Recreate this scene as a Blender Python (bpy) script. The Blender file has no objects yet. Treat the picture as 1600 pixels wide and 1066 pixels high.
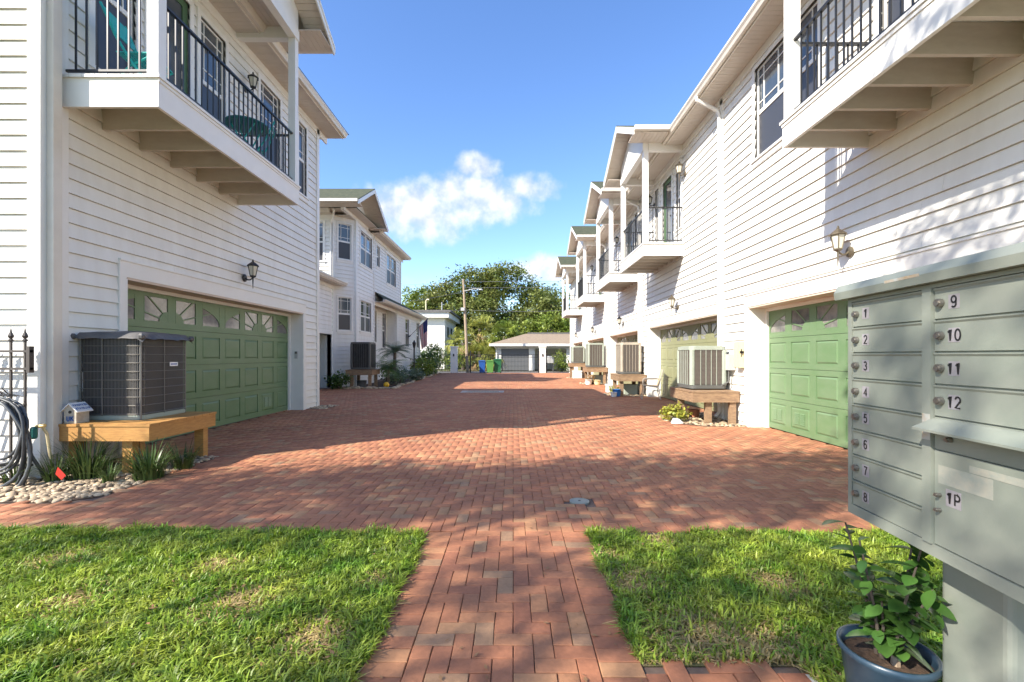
import bpy, bmesh, math, random
import numpy as np
from mathutils import Vector, Matrix
random.seed(7); RNG = np.random.default_rng(7)
SC = bpy.context.scene
COL = SC.collection
R = math.radians
# ------------------------------------------------------------------ camera, sky, sun, exposure
F_PX, VPU, VPV, EYE = 720.0, 802.0, 556.0, 1.35          # measured on the 1600 x 1066 photograph
cd = bpy.data.cameras.new('camera'); cam = bpy.data.objects.new('camera', cd); COL.objects.link(cam)
cam.location = (0, 0, EYE); cam.rotation_euler = (R(90), 0, 0)
cd.sensor_width = 36.0; cd.sensor_fit = 'HORIZONTAL'; cd.lens = F_PX / 1600 * 36
cd.shift_x = (800 - VPU) / 1600; cd.shift_y = (VPV - 533) / 1600
cd.clip_start = 0.05; cd.clip_end = 2000
SC.camera = cam
SUN = Vector((-1.07, -0.80, 1.03)).normalized()          # towards the sun
elev = math.asin(SUN.z); azim = math.atan2(SUN.x, SUN.y)
sd = bpy.data.lights.new('sun', 'SUN'); sun = bpy.data.objects.new('sun', sd); COL.objects.link(sun)
sun.rotation_euler = (-SUN).to_track_quat('-Z', 'Y').to_euler(); sun.location = (-20, -15, 25)
sd.energy = 4.4; sd.angle = R(0.53); sd.color = (1.0, 0.93, 0.83)
W = bpy.data.worlds.new('World'); SC.world = W; W.use_nodes = True
wn, wl = W.node_tree.nodes, W.node_tree.links
wn.clear()
def wnode(t, **k):
    n = wn.new(t)
    for a, b in k.items(): setattr(n, a, b)
    return n
wout = wnode('ShaderNodeOutputWorld'); wbg = wnode('ShaderNodeBackground')
sky = wnode('ShaderNodeTexSky', sky_type='NISHITA', sun_disc=False, sun_elevation=elev, sun_rotation=azim,
            air_density=1.0, dust_density=0.5, ozone_density=2.6, altitude=0.0)
wbg.inputs['Strength'].default_value = 0.125
# clouds: noise-broken puffs at directions all round the sky (the ones in view follow the photograph)
geo = wnode('ShaderNodeTexCoord')
nz1 = wnode('ShaderNodeTexNoise'); nz1.inputs['Scale'].default_value = 9.0; nz1.inputs['Detail'].default_value = 8; nz1.inputs['Roughness'].default_value = 0.62
wl.new(geo.outputs['Generated'], nz1.inputs['Vector'])
def wmath(op, a, b=None, clamp=False):
    n = wnode('ShaderNodeMath', operation=op, use_clamp=clamp)
    for i, v in enumerate((a, b)):
        if v is None: continue
        if isinstance(v, (int, float)): n.inputs[i].default_value = v
        else: wl.new(v, n.inputs[i])
    return n.outputs[0]
sep = wnode('ShaderNodeSeparateXYZ'); wl.new(geo.outputs['Generated'], sep.inputs[0])
def puff(u, v, ru, rv, gain=1.0):
    d = Vector(((u - VPU) / F_PX, 1.0, (VPV - v) / F_PX)).normalized()
    return puff_dir(d, ru / F_PX, rv / F_PX, gain)
def puff_dir(d, ru, rv, gain):
    side = Vector((d.y, -d.x, 0)).normalized(); up = side.cross(d)
    def dotn(vv):
        n = wnode('ShaderNodeVectorMath', operation='DOT_PRODUCT'); wl.new(geo.outputs['Generated'], n.inputs[0]); n.inputs[1].default_value = vv
        return n.outputs['Value']
    a = wmath('DIVIDE', dotn(side), ru); b = wmath('DIVIDE', dotn(up), rv); c = dotn(d)
    r2 = wmath('ADD', wmath('MULTIPLY', a, a), wmath('MULTIPLY', b, b))
    m = wmath('SUBTRACT', 1.0, r2)
    m = wmath('SUBTRACT', m, wmath('MULTIPLY', wmath('LESS_THAN', c, 0.0), 10.0))
    return wmath('MULTIPLY', wmath('MAXIMUM', m, -2.0), gain)
blobs = [puff(650, 328, 105, 44, 1.3), puff(735, 312, 95, 44, 1.3), puff(748, 262, 36, 24, 1.1), puff(822, 292, 55, 22, .9),
         puff(640, 352, 95, 30, 1.0), puff(865, 420, 80, 22, .8)]
for k in range(9):
    az = 0.9 + k * 0.62; el = 0.25 + 0.12 * math.sin(k * 2.1)
    blobs.append(puff_dir(Vector((math.sin(az) * math.cos(el), math.cos(az) * math.cos(el), math.sin(el))), 0.20, 0.06, 1.0))
m = blobs[0]
for b in blobs[1:]: m = wmath('MAXIMUM', m, b)
nzb = wnode('ShaderNodeTexNoise'); nzb.inputs['Scale'].default_value = 26.0; nzb.inputs['Detail'].default_value = 6
wl.new(geo.outputs['Generated'], nzb.inputs['Vector'])
nn = wmath('ADD', wmath('MULTIPLY', wmath('SUBTRACT', nz1.outputs['Fac'], 0.5), 3.4), wmath('MULTIPLY', wmath('SUBTRACT', nzb.outputs['Fac'], 0.5), 2.0))
cm = wnode('ShaderNodeMapRange', interpolation_type='SMOOTHSTEP'); wl.new(wmath('ADD', wmath('MULTIPLY', m, 1.25), nn), cm.inputs['Value'])
cm.inputs['From Min'].default_value = -0.2; cm.inputs['From Max'].default_value = 1.7; cm.inputs['To Max'].default_value = 0.9
mixc = wnode('ShaderNodeMix', data_type='RGBA'); wl.new(cm.outputs[0], mixc.inputs['Factor'])
hs = wnode('ShaderNodeHueSaturation'); hs.inputs['Saturation'].default_value = 1.16; hs.inputs['Value'].default_value = 1.15; hs.inputs['Hue'].default_value = 0.508; wl.new(sky.outputs[0], hs.inputs['Color'])
wl.new(hs.outputs[0], mixc.inputs['A'])
cshade = wnode('ShaderNodeMix', data_type='RGBA'); cshade.inputs['A'].default_value = (2.9, 3.05, 3.4, 1); cshade.inputs['B'].default_value = (4.3, 4.3, 4.35, 1)
csr = wnode('ShaderNodeMapRange'); csr.inputs['From Min'].default_value = .36; csr.inputs['From Max'].default_value = .6; wl.new(nzb.outputs['Fac'], csr.inputs['Value']); wl.new(csr.outputs[0], cshade.inputs['Factor'])
wl.new(cshade.outputs['Result'], mixc.inputs['B'])
wl.new(mixc.outputs['Result'], wbg.inputs['Color']); wl.new(wbg.outputs[0], wout.inputs['Surface'])
SC.view_settings.view_transform = 'Standard'; SC.view_settings.look = 'None'
SC.view_settings.exposure = 1.2; SC.view_settings.gamma = 1.0; SC.view_settings.use_curve_mapping = False
SC.cycles.max_bounces = 8; SC.cycles.diffuse_bounces = 5; SC.cycles.transparent_max_bounces = 6
SC.cycles.use_denoising = True

# ------------------------------------------------------------------ materials
MATS = {}
def mat(name, col, rough=0.6, metal=0.0, col2=None, nscale=3.0, namt=None, stretch=None, bump=None, rnd=0.0, spec=0.5, transl=0.0, attr=False, streak=0.0, detail=5, ramp=(0.35, 0.65)):
    m = bpy.data.materials.new(name); m.use_nodes = True
    N, L = m.node_tree.nodes, m.node_tree.links
    P = N['Principled BSDF']; P.inputs['Roughness'].default_value = rough; P.inputs['Metallic'].default_value = metal
    P.inputs['Specular IOR Level'].default_value = spec
    tc = N.new('ShaderNodeNewGeometry'); vec = tc.outputs['Position']
    if stretch:
        mp = N.new('ShaderNodeMapping'); mp.inputs['Scale'].default_value = stretch; L.new(vec, mp.inputs['Vector']); vec = mp.outputs[0]
    c = None
    def rgb(v): return (v[0], v[1], v[2], 1)
    if col2 is not None:
        nz = N.new('ShaderNodeTexNoise'); nz.inputs['Scale'].default_value = nscale; nz.inputs['Detail'].default_value = detail; nz.inputs['Roughness'].default_value = 0.65
        L.new(vec, nz.inputs['Vector'])
        mr = N.new('ShaderNodeMapRange'); mr.inputs['From Min'].default_value = ramp[0]; mr.inputs['From Max'].default_value = ramp[1]; L.new(nz.outputs['Fac'], mr.inputs['Value'])
        if namt is not None: mr.inputs['To Max'].default_value = namt
        mx = N.new('ShaderNodeMix'); mx.data_type = 'RGBA'; mx.inputs['A'].default_value = rgb(col); mx.inputs['B'].default_value = rgb(col2)
        L.new(mr.outputs[0], mx.inputs['Factor']); c = mx.outputs['Result']
    if rnd or attr:
        oi = N.new('ShaderNodeObjectInfo'); v = oi.outputs['Random']
        if attr:
            at = N.new('ShaderNodeAttribute'); at.attribute_name = 'rnd'
            ad = N.new('ShaderNodeMath'); ad.operation = 'ADD'; L.new(v, ad.inputs[0]); L.new(at.outputs['Fac'], ad.inputs[1])
            fr = N.new('ShaderNodeMath'); fr.operation = 'FRACT'; L.new(ad.outputs[0], fr.inputs[0]); v = fr.outputs[0]
        mr2 = N.new('ShaderNodeMapRange'); mr2.inputs['To Min'].default_value = 1 - rnd; mr2.inputs['To Max'].default_value = 1 + rnd; L.new(v, mr2.inputs['Value'])
        hsv = N.new('ShaderNodeHueSaturation')
        if c is not None: L.new(c, hsv.inputs['Color'])
        else: hsv.inputs['Color'].default_value = rgb(col)
        L.new(mr2.outputs[0], hsv.inputs['Value']); c = hsv.outputs[0]
    if c is not None: L.new(c, P.inputs['Base Color'])
    else: P.inputs['Base Color'].default_value = rgb(col)
    if bump:
        nb = N.new('ShaderNodeTexNoise'); nb.inputs['Scale'].default_value = bump[0]; nb.inputs['Detail'].default_value = 4; L.new(vec, nb.inputs['Vector'])
        bp = N.new('ShaderNodeBump'); bp.inputs['Strength'].default_value = bump[1]; bp.inputs['Distance'].default_value = 0.01
        L.new(nb.outputs['Fac'], bp.inputs['Height']); L.new(bp.outputs[0], P.inputs['Normal'])
    if transl:
        tr = N.new('ShaderNodeBsdfTranslucent'); ms = N.new('ShaderNodeMixShader'); ms.inputs[0].default_value = transl
        if c is not None: L.new(c, tr.inputs['Color'])
        else: tr.inputs['Color'].default_value = rgb(col)
        out = N['Material Output']; L.new(P.outputs[0], ms.inputs[1]); L.new(tr.outputs[0], ms.inputs[2]); L.new(ms.outputs[0], out.inputs['Surface'])
    MATS[name] = m
    return m
mat('siding', (.79, .772, .715), .5, col2=(.68, .65, .585), nscale=1.6, stretch=(2.5, 2.5, .5), namt=.55, rnd=.03)
mat('trim', (.80, .78, .73), .45, col2=(.73, .70, .635), nscale=2.2, namt=.5)
mat('soffit', (.62, .555, .475), .55, col2=(.53, .465, .39), nscale=2.0, namt=.6)
mat('joist', (.58, .525, .45), .55, col2=(.44, .385, .315), nscale=2.6, namt=.6, stretch=(1, 1, 3))
mat('head_jamb', (.62, .50, .40), .6)
mat('gutter', (.70, .64, .55), .35, col2=(.58, .52, .44), nscale=3, namt=.5)
mat('shingle', (.035, .045, .022), .9, col2=(.085, .088, .045), nscale=7, bump=(60, .8), ramp=(.3, .7))
mat('shingle_tan', (.31, .235, .155), .9, col2=(.22, .165, .115), nscale=6, bump=(50, .8))
mat('shingle_dark', (.10, .095, .09), .9, col2=(.17, .16, .15), nscale=6, bump=(50, .8))
mat('door_green', (.118, .205, .092), .42, col2=(.148, .225, .118), nscale=2.0, stretch=(1, 1, 2.5), bump=(90, .05))
mat('door_olive', (.235, .245, .120), .48, col2=(.27, .265, .15), nscale=2.4, namt=.8, bump=(90, .05))
mat('entry_green', (.075, .14, .065), .4)
mat('door_grey', (.13, .135, .14), .5)
mat('glass', (.045, .06, .075), .06, spec=.9, col2=(.075, .09, .105), nscale=1.1)
mat('screen', (.050, .052, .060), .38, spec=.5)
mat('lite', (.26, .25, .22), .07, spec=.9, col2=(.07, .075, .075), nscale=2.6)
mat('black_metal', (.018, .018, .019), .4, spec=.5)
mat('bronze', (.20, .165, .11), .42, metal=.5, col2=(.11, .09, .065), nscale=14)
mat('lamp_glass', (.62, .58, .47), .2, spec=.6)
mat('fence_brown', (.07, .058, .05), .55)
mat('wood_new', (.52, .275, .075), .6, col2=(.39, .185, .05), nscale=5, stretch=(1.5, 1.5, 9), bump=(30, .2))
mat('wood_old', (.36, .235, .13), .75, col2=(.20, .125, .075), nscale=5, stretch=(1.5, 1.5, 9), bump=(30, .4))
mat('ac_core', (.025, .024, .026), .6, col2=(.045, .042, .042), nscale=8)
mat('ac_wire', (.20, .188, .165), .5, metal=.3)
mat('ac_pale', (.36, .40, .33), .5, col2=(.31, .345, .28), nscale=3)
mat('ac_tan', (.46, .40, .31), .5, col2=(.38, .33, .26), nscale=4)
mat('ac_fin', (.19, .16, .135), .75)
mat('ac_dark', (.10, .10, .092), .5)
mat('tarp', (.075, .072, .07), .5, col2=(.13, .125, .12), nscale=7, bump=(16, .5))
mat('orange_stripe', (.72, .32, .05), .6); mat('blue_stripe', (.06, .28, .52), .6)
mat('cbu', (.215, .24, .20), .42, col2=(.265, .28, .235), nscale=3.4, bump=(180, .04), ramp=(.4, .7))
mat('light_block_dark', (.05, .05, .05), .7)  # near-black for the added light-blocking sheets behind the garage doors
mat('rust', (.40, .28, .16), .8, col2=(.44, .45, .41), nscale=18)
mat('steel', (.30, .28, .25), .38, metal=.85)
mat('decal', (.33, .31, .32), .5, col2=(.27, .25, .26), nscale=40); mat('ink', (.012, .012, .013), .5)
mat('residue', (.36, .345, .28), .7, col2=(.28, .305, .26), nscale=26)
mat('ink_blue', (.02, .10, .33), .5); mat('label_white', (.78, .78, .76), .5)
mat('pot_navy', (.022, .05, .078), .35, col2=(.04, .072, .10), nscale=12)
mat('soil', (.045, .028, .018), .95, col2=(.10, .06, .035), nscale=45, bump=(60, 1))
mat('concrete', (.50, .48, .44), .85, col2=(.38, .36, .33), nscale=6, bump=(70, .3))
mat('stucco', (.80, .77, .70), .8, col2=(.72, .71, .68), nscale=3)
mat('pebble', (.47, .365, .235), .65, col2=(.36, .27, .17), nscale=6, attr=True, rnd=.42)
mat('ground', (.15, .135, .07), .95, col2=(.10, .12, .045), nscale=1.4, bump=(40, .6))
mat('lawn_soil', (.20, .155, .085), .95, col2=(.11, .115, .04), nscale=3.5, bump=(70, .8))
mat('joint', (.11, .078, .06), .95, col2=(.17, .12, .09), nscale=12)
mat('asphalt', (.16, .15, .14), .9, col2=(.11, .105, .10), nscale=6)
mat('grass', (.14, .275, .022), .45, col2=(.40, .46, .060), nscale=3.2, attr=True, rnd=.45, transl=.35)
mat('straw', (.50, .38, .16), .7, attr=True, rnd=.3, transl=.25)
mat('oak_leaf', (.115, .165, .035), .5, col2=(.235, .245, .065), nscale=.5, attr=True, rnd=.45, transl=.3)
mat('lime_leaf', (.15, .23, .030), .5, col2=(.26, .30, .05), nscale=.6, attr=True, rnd=.4, transl=.35)
mat('shrub_leaf', (.075, .145, .03), .45, col2=(.13, .20, .05), nscale=2, attr=True, rnd=.4, transl=.3)
mat('blue_leaf', (.11, .17, .10), .5, col2=(.18, .24, .15), nscale=3, attr=True, rnd=.4, transl=.25)
mat('yellow_leaf', (.46, .40, .05), .5, col2=(.30, .36, .06), nscale=9, attr=True, rnd=.3, transl=.3)
mat('glossy_leaf', (.045, .115, .022), .28, col2=(.085, .18, .035), nscale=6, attr=True, rnd=.35, transl=.25)
mat('palm_leaf', (.38, .36, .07), .55, col2=(.20, .25, .05), nscale=1.2, attr=True, rnd=.35, transl=.3)
mat('dead_frond', (.36, .23, .10), .8, attr=True, rnd=.3)
mat('liriope', (.05, .095, .022), .4, col2=(.10, .15, .035), nscale=8, attr=True, rnd=.45, transl=.2)
mat('bark', (.13, .10, .075), .9, col2=(.075, .06, .045), nscale=8, bump=(20, .8))
mat('pole_wood', (.40, .31, .21), .85, col2=(.30, .22, .145), nscale=4, stretch=(6, 6, .6))
mat('turquoise', (.015, .36, .33), .35); mat('teal_dark', (.01, .14, .12), .4)
mat('hose', (.045, .052, .058), .45); mat('hose_pale', (.11, .12, .125), .45)
mat('red_flag', (.75, .04, .02), .5, transl=.3)
mat('bin_blue', (.02, .09, .32), .45); mat('bin_green', (.10, .25, .055), .45); mat('bin_dark', (.02, .12, .05), .45)
mat('flag_red', (.55, .05, .05), .7, transl=.25); mat('flag_white', (.80, .77, .74), .7, transl=.25); mat('flag_blue', (.05, .06, .19), .7, transl=.2)
mat('beige_box', (.74, .62, .36), .5); mat('grey_box', (.45, .45, .43), .5); mat('brass', (.62, .48, .22), .35, metal=.6)
mat('sling', (.55, .42, .26), .7); mat('chair_tube', (.48, .44, .38), .4, metal=.4)
mat('ball_yellow', (.80, .45, .02), .4); mat('terracotta', (.42, .16, .08), .8); mat('bucket_blue', (.03, .17, .50), .4)
mat('wire', (.20, .20, .20), .6); mat('birdwood', (.56, .50, .40), .7, col2=(.42, .36, .28), nscale=14)
mat('leaf_litter', (.30, .16, .07), .8)
def brick_material():
    m = bpy.data.materials.new('brick_clay'); m.use_nodes = True; N, L = m.node_tree.nodes, m.node_tree.links
    P = N['Principled BSDF']; P.inputs['Roughness'].default_value = .82
    oi = N.new('ShaderNodeObjectInfo'); at = N.new('ShaderNodeAttribute'); at.attribute_name = 'rnd'
    ad = N.new('ShaderNodeMath'); ad.operation = 'ADD'; L.new(oi.outputs['Random'], ad.inputs[0]); L.new(at.outputs['Fac'], ad.inputs[1])
    fr = N.new('ShaderNodeMath'); fr.operation = 'FRACT'; L.new(ad.outputs[0], fr.inputs[0])
    cr = N.new('ShaderNodeValToRGB'); L.new(fr.outputs[0], cr.inputs[0]); e = cr.color_ramp
    cols = [(0, (0.366, 0.144, 0.070)), (.16, (0.404, 0.168, 0.083)), (.32, (0.345, 0.134, 0.070)), (.5, (0.427, 0.183, 0.088)), (.66, (0.375, 0.153, 0.077)), (.80, (0.449, 0.206, 0.097)), (.90, (0.432, 0.230, 0.111)), (.97, (0.366, 0.214, 0.118)), (1, (0.375, 0.147, 0.074))]
    while len(e.elements) < len(cols): e.elements.new(.5)
    for el, (p, c) in zip(e.elements, cols): el.position = p; el.color = (*c, 1)
    g = N.new('ShaderNodeNewGeometry')
    def noise(s, d):
        n = N.new('ShaderNodeTexNoise'); n.inputs['Scale'].default_value = s; n.inputs['Detail'].default_value = d; L.new(g.outputs['Position'], n.inputs['Vector']); return n.outputs['Fac']
    def mul(colsock, fac, lo, hi):
        mr = N.new('ShaderNodeMapRange'); mr.inputs['From Min'].default_value = .3; mr.inputs['From Max'].default_value = .7; mr.inputs['To Min'].default_value = lo; mr.inputs['To Max'].default_value = hi; L.new(fac, mr.inputs['Value'])
        h = N.new('ShaderNodeHueSaturation'); L.new(colsock, h.inputs['Color']); L.new(mr.outputs[0], h.inputs['Value']); return h.outputs[0]
    c = mul(cr.outputs[0], noise(.9, 6), .78, 1.14); c = mul(c, noise(38, 5), .88, 1.10); c = mul(c, noise(6, 3), .93, 1.07)
    L.new(c, P.inputs['Base Color'])
    bp = N.new('ShaderNodeBump'); bp.inputs['Strength'].default_value = .35; bp.inputs['Distance'].default_value = .004; L.new(noise(120, 3), bp.inputs['Height']); L.new(bp.outputs[0], P.inputs['Normal'])
    MATS['brick'] = m
brick_material()
M = MATS

# ------------------------------------------------------------------ mesh helpers
def wloc(o):
    v = Vector((0, 0, 0))
    while o is not None: v += o.location; o = o.parent
    return v
class Frame:            # a wall plane: u along it, n outwards, z up
    def __init__(s, o, u, n): s.o, s.u, s.n = Vector(o), Vector(u), Vector(n); s.flip = s.u.cross(Vector((0, 0, 1))).dot(s.n) < 0
    def p(s, u, n, z): return s.o + s.u * u + s.n * n + Vector((0, 0, z))
WORLD = Frame((0, 0, 0), (1, 0, 0), (0, -1, 0))
class MB:
    def __init__(s): s.v, s.f, s.m = [], [], []
    def add(s, vs, fs, mi=0, flip=False):
        b = len(s.v); s.v += [tuple(p) for p in vs]
        for f in fs:
            f = tuple(b + i for i in f); s.f.append(f[::-1] if flip else f); s.m.append(mi)
        return s
    def box(s, x0, x1, y0, y1, z0, z1, mi=0):
        return s.add([(x, y, z) for z in (z0, z1) for y in (y0, y1) for x in (x0, x1)],
                     [(0, 2, 3, 1), (4, 5, 7, 6), (0, 1, 5, 4), (2, 6, 7, 3), (0, 4, 6, 2), (1, 3, 7, 5)], mi)
    def fb(s, F, u0, u1, n0, n1, z0, z1, mi=0):
        vs = [F.p(u, n, z) for z in (z0, z1) for n in (n1, n0) for u in (u0, u1)]
        return s.add(vs, [(0, 2, 3, 1), (4, 5, 7, 6), (0, 1, 5, 4), (2, 6, 7, 3), (0, 4, 6, 2), (1, 3, 7, 5)], mi, F.flip)
    def wedge(s, F, u0, u1, z0, z1, nb, nt, back=-.006, mi=0):
        vs = [F.p(u, n, z) for u in (u0, u1) for n, z in ((back, z0), (nb, z0), (nt, z1), (back, z1))]
        return s.add(vs, [(0, 1, 2, 3)[::-1], (4, 5, 6, 7), (1, 5, 6, 2)[::-1], (0, 4, 5, 1)[::-1], (3, 2, 6, 7)[::-1], (0, 3, 7, 4)[::-1]], mi, F.flip)
    def prism_n(s, F, poly, n0, n1, mi=0):       # polygon in (u, z), extruded along n
        k = len(poly); vs = [F.p(u, n, z) for n in (n0, n1) for u, z in poly]
        fs = [tuple(range(k))[::-1], tuple(range(k, 2 * k))] + [(i, (i + 1) % k, k + (i + 1) % k, k + i) for i in range(k)]
        return s.add(vs, fs, mi, F.flip)
    def prism_u(s, F, poly, u0, u1, mi=0):       # polygon in (n, z), extruded along u
        k = len(poly); vs = [F.p(u, n, z) for u in (u0, u1) for n, z in poly]
        fs = [tuple(range(k)), tuple(range(k, 2 * k))[::-1]] + [(i, k + i, k + (i + 1) % k, (i + 1) % k) for i in range(k)]
        return s.add(vs, fs, mi, F.flip)
    def tube(s, pts, r, seg=8, mi=0, cap=True):
        pts = [Vector(p) for p in pts]; rs = r if isinstance(r, (list, tuple)) else [r] * len(pts)
        b = len(s.v); prev = None
        for i, p in enumerate(pts):
            t = (pts[min(i + 1, len(pts) - 1)] - pts[max(i - 1, 0)]).normalized()
            if prev is None: a = Vector((0, 0, 1)) if abs(t.z) < .9 else Vector((1, 0, 0)); x = t.cross(a).normalized()
            else: x = (prev - t * prev.dot(t)).normalized()
            prev = x; y = t.cross(x)
            for k in range(seg):
                an = 2 * math.pi * k / seg; s.v.append(tuple(p + (x * math.cos(an) + y * math.sin(an)) * rs[i]))
        for i in range(len(pts) - 1):
            for k in range(seg):
                k2 = (k + 1) % seg; s.f.append((b + i * seg + k, b + i * seg + k2, b + (i + 1) * seg + k2, b + (i + 1) * seg + k)); s.m.append(mi)
        if cap:
            s.f.append(tuple(b + k for k in range(seg))[::-1]); s.m.append(mi)
            s.f.append(tuple(b + (len(pts) - 1) * seg + k for k in range(seg))); s.m.append(mi)
        return s
    def lathe(s, c, prof, seg=16, mi=0, cap=True, sx=1, sy=1, rot=0):
        b = len(s.v)
        for r, z in prof:
            for k in range(seg):
                an = 2 * math.pi * k / seg + rot; s.v.append((c[0] + r * sx * math.cos(an), c[1] + r * sy * math.sin(an), c[2] + z))
        for i in range(len(prof) - 1):
            for k in range(seg):
                k2 = (k + 1) % seg; s.f.append((b + i * seg + k, b + i * seg + k2, b + (i + 1) * seg + k2, b + (i + 1) * seg + k)); s.m.append(mi)
        if cap:
            s.f.append(tuple(b + k for k in range(seg))[::-1]); s.m.append(mi)
            s.f.append(tuple(b + (len(prof) - 1) * seg + k for k in range(seg))); s.m.append(mi)
        return s
    def rrect(s, w, d, r, z0, z1, mi=0, seg=4, cx=0, cy=0):
        pts = []
        for qx, qy, a0 in ((1, 1, 0), (-1, 1, 90), (-1, -1, 180), (1, -1, 270)):
            for k in range(seg + 1):
                a = R(a0 + 90 * k / seg); pts.append((cx + qx * (w / 2 - r) + r * math.cos(a), cy + qy * (d / 2 - r) + r * math.sin(a)))
        k = len(pts); vs = [(x, y, z) for z in (z0, z1) for x, y in pts]
        return s.add(vs, [tuple(range(k))[::-1], tuple(range(k, 2 * k))] + [(i, (i + 1) % k, k + (i + 1) % k, k + i) for i in range(k)], mi)
    def build(s, name, mats, parent=None, smooth=False, stuff=False):
        me = bpy.data.meshes.new(name); off = wloc(parent) if parent else Vector((0, 0, 0))
        me.from_pydata([(x - off.x, y - off.y, z - off.z) for x, y, z in s.v], [], s.f)
        for n in (mats if isinstance(mats, (list, tuple)) else [mats]): me.materials.append(M[n])
        if any(s.m): me.polygons.foreach_set('material_index', s.m)
        if smooth: me.polygons.foreach_set('use_smooth', [True] * len(s.f))
        o = bpy.data.objects.new(name, me); COL.objects.link(o)
        if parent: o.parent = parent
        if stuff: o['kind'] = 'stuff'
        return o
def quads_obj(name, V, Q, mat_names, parent=None, rnd=None, mi=None, smooth=False, stuff=True):
    V = np.asarray(V, dtype=np.float32); Q = np.asarray(Q, dtype=np.int32); k = Q.shape[1]
    if parent: V = V - np.array(wloc(parent), dtype=np.float32)
    me = bpy.data.meshes.new(name); me.vertices.add(len(V)); me.vertices.foreach_set('co', V.ravel())
    me.loops.add(Q.size); me.loops.foreach_set('vertex_index', Q.ravel())
    me.polygons.add(len(Q)); me.polygons.foreach_set('loop_start', np.arange(0, Q.size, k, dtype=np.int32))
    for n in (mat_names if isinstance(mat_names, (list, tuple)) else [mat_names]): me.materials.append(M[n])
    if mi is not None: me.polygons.foreach_set('material_index', np.asarray(mi, dtype=np.int32))
    me.update(calc_edges=True)
    if smooth: me.polygons.foreach_set('use_smooth', np.ones(len(Q), dtype=bool))
    if rnd is not None:
        a = me.attributes.new('rnd', 'FLOAT', 'FACE'); a.data.foreach_set('value', np.asarray(rnd, dtype=np.float32))
    o = bpy.data.objects.new(name, me); COL.objects.link(o)
    if parent: o.parent = parent
    if stuff: o['kind'] = 'stuff'
    return o
def tag(o, label, cat, group=None):
    o['label'] = label; o['category'] = cat
    if group: o['group'] = group
    return o
def thing(name, loc, label, cat, group=None):
    o = bpy.data.objects.new(name, None); o.empty_display_size = .1; COL.objects.link(o); o.location = loc
    return tag(o, label, cat, group)
def struct(o): o['kind'] = 'structure'; return o
def copy_tree(o, parent=None):
    c = o.copy(); COL.objects.link(c); c.parent = parent
    for ch in [x for x in o.children]: copy_tree(ch, c)
    return c
def place(root, loc, rz=0, scale=1.0): root.location = loc; root.rotation_euler = (0, 0, rz); root.scale = (scale,) * 3; return root
def arc(cx, cy, rx, ry, a0, a1, n=12): return [(cx + rx * math.cos(R(a0 + (a1 - a0) * i / n)), cy + ry * math.sin(R(a0 + (a1 - a0) * i / n))) for i in range(n + 1)]
GL = {'0': [arc(.3, .5, .24, .44, 0, 360, 24)], '1': [[(.10, .74), (.24, .80), (.34, .94), (.34, .04)]],
      '2': [arc(.3, .70, .23, .24, 170, -35) + [(.08, .06), (.54, .06)]], '3': [arc(.28, .71, .21, .22, 155, -90) + arc(.28, .28, .24, .23, 90, -155)],
      '4': [[(.42, .04), (.42, .94), (.06, .30), (.56, .30)]], '5': [[(.50, .92), (.16, .92), (.11, .50)] + arc(.29, .34, .24, .28, 135, -150)],
      '6': [arc(.32, .70, .22, .24, 30, 175) + [(.08, .36)] + arc(.3, .31, .22, .26, 175, 535, 20)], '7': [[(.08, .93), (.54, .93), (.36, .55), (.26, .04)]],
      '8': [arc(.3, .72, .19, .21, 0, 360, 18), arc(.3, .28, .23, .24, 0, 360, 20)], '9': [arc(.3, .67, .22, .26, 0, 360, 20), [(.52, .67), (.50, .45)] + arc(.29, .32, .22, .27, 15, -140)],
      'P': [[(.10, .04), (.10, .94), (.32, .94)] + arc(.32, .70, .22, .24, 90, -90) + [(.10, .46)]],
      'U': [[(.08, .94), (.08, .32)] + arc(.30, .32, .22, .27, 180, 360) + [(.52, .94)]], 'K': [[(.10, .04), (.10, .94)], [(.54, .94), (.12, .46)], [(.26, .60), (.56, .04)]],
      'E': [[(.52, .93), (.10, .93), (.10, .05), (.53, .05)], [(.10, .5), (.46, .5)]], 'N': [[(.10, .04), (.10, .94), (.50, .04), (.50, .94)]], 'T': [[(.05, .93), (.55, .93)], [(.30, .93), (.30, .04)]],
      'C': [arc(.32, .5, .24, .44, 50, 310, 16)], 'Y': [[(.05, .94), (.30, .48), (.55, .94)], [(.30, .48), (.30, .04)]], 'W': [[(.0, .94), (.15, .04), (.30, .8), (.45, .04), (.60, .94)]],
      'I': [[(.30, .94), (.30, .04)]], 'L': [[(.12, .94), (.12, .05), (.54, .05)]], 'D': [[(.10, .04), (.10, .94), (.28, .94)] + arc(.28, .49, .25, .45, 90, -90) + [(.10, .04)]],
      'A': [[(.04, .04), (.30, .94), (.56, .04)], [(.14, .34), (.46, .34)]], 'S': [arc(.3, .71, .21, .22, 40, 270) + arc(.3, .27, .22, .23, 90, -140)]}
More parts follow.
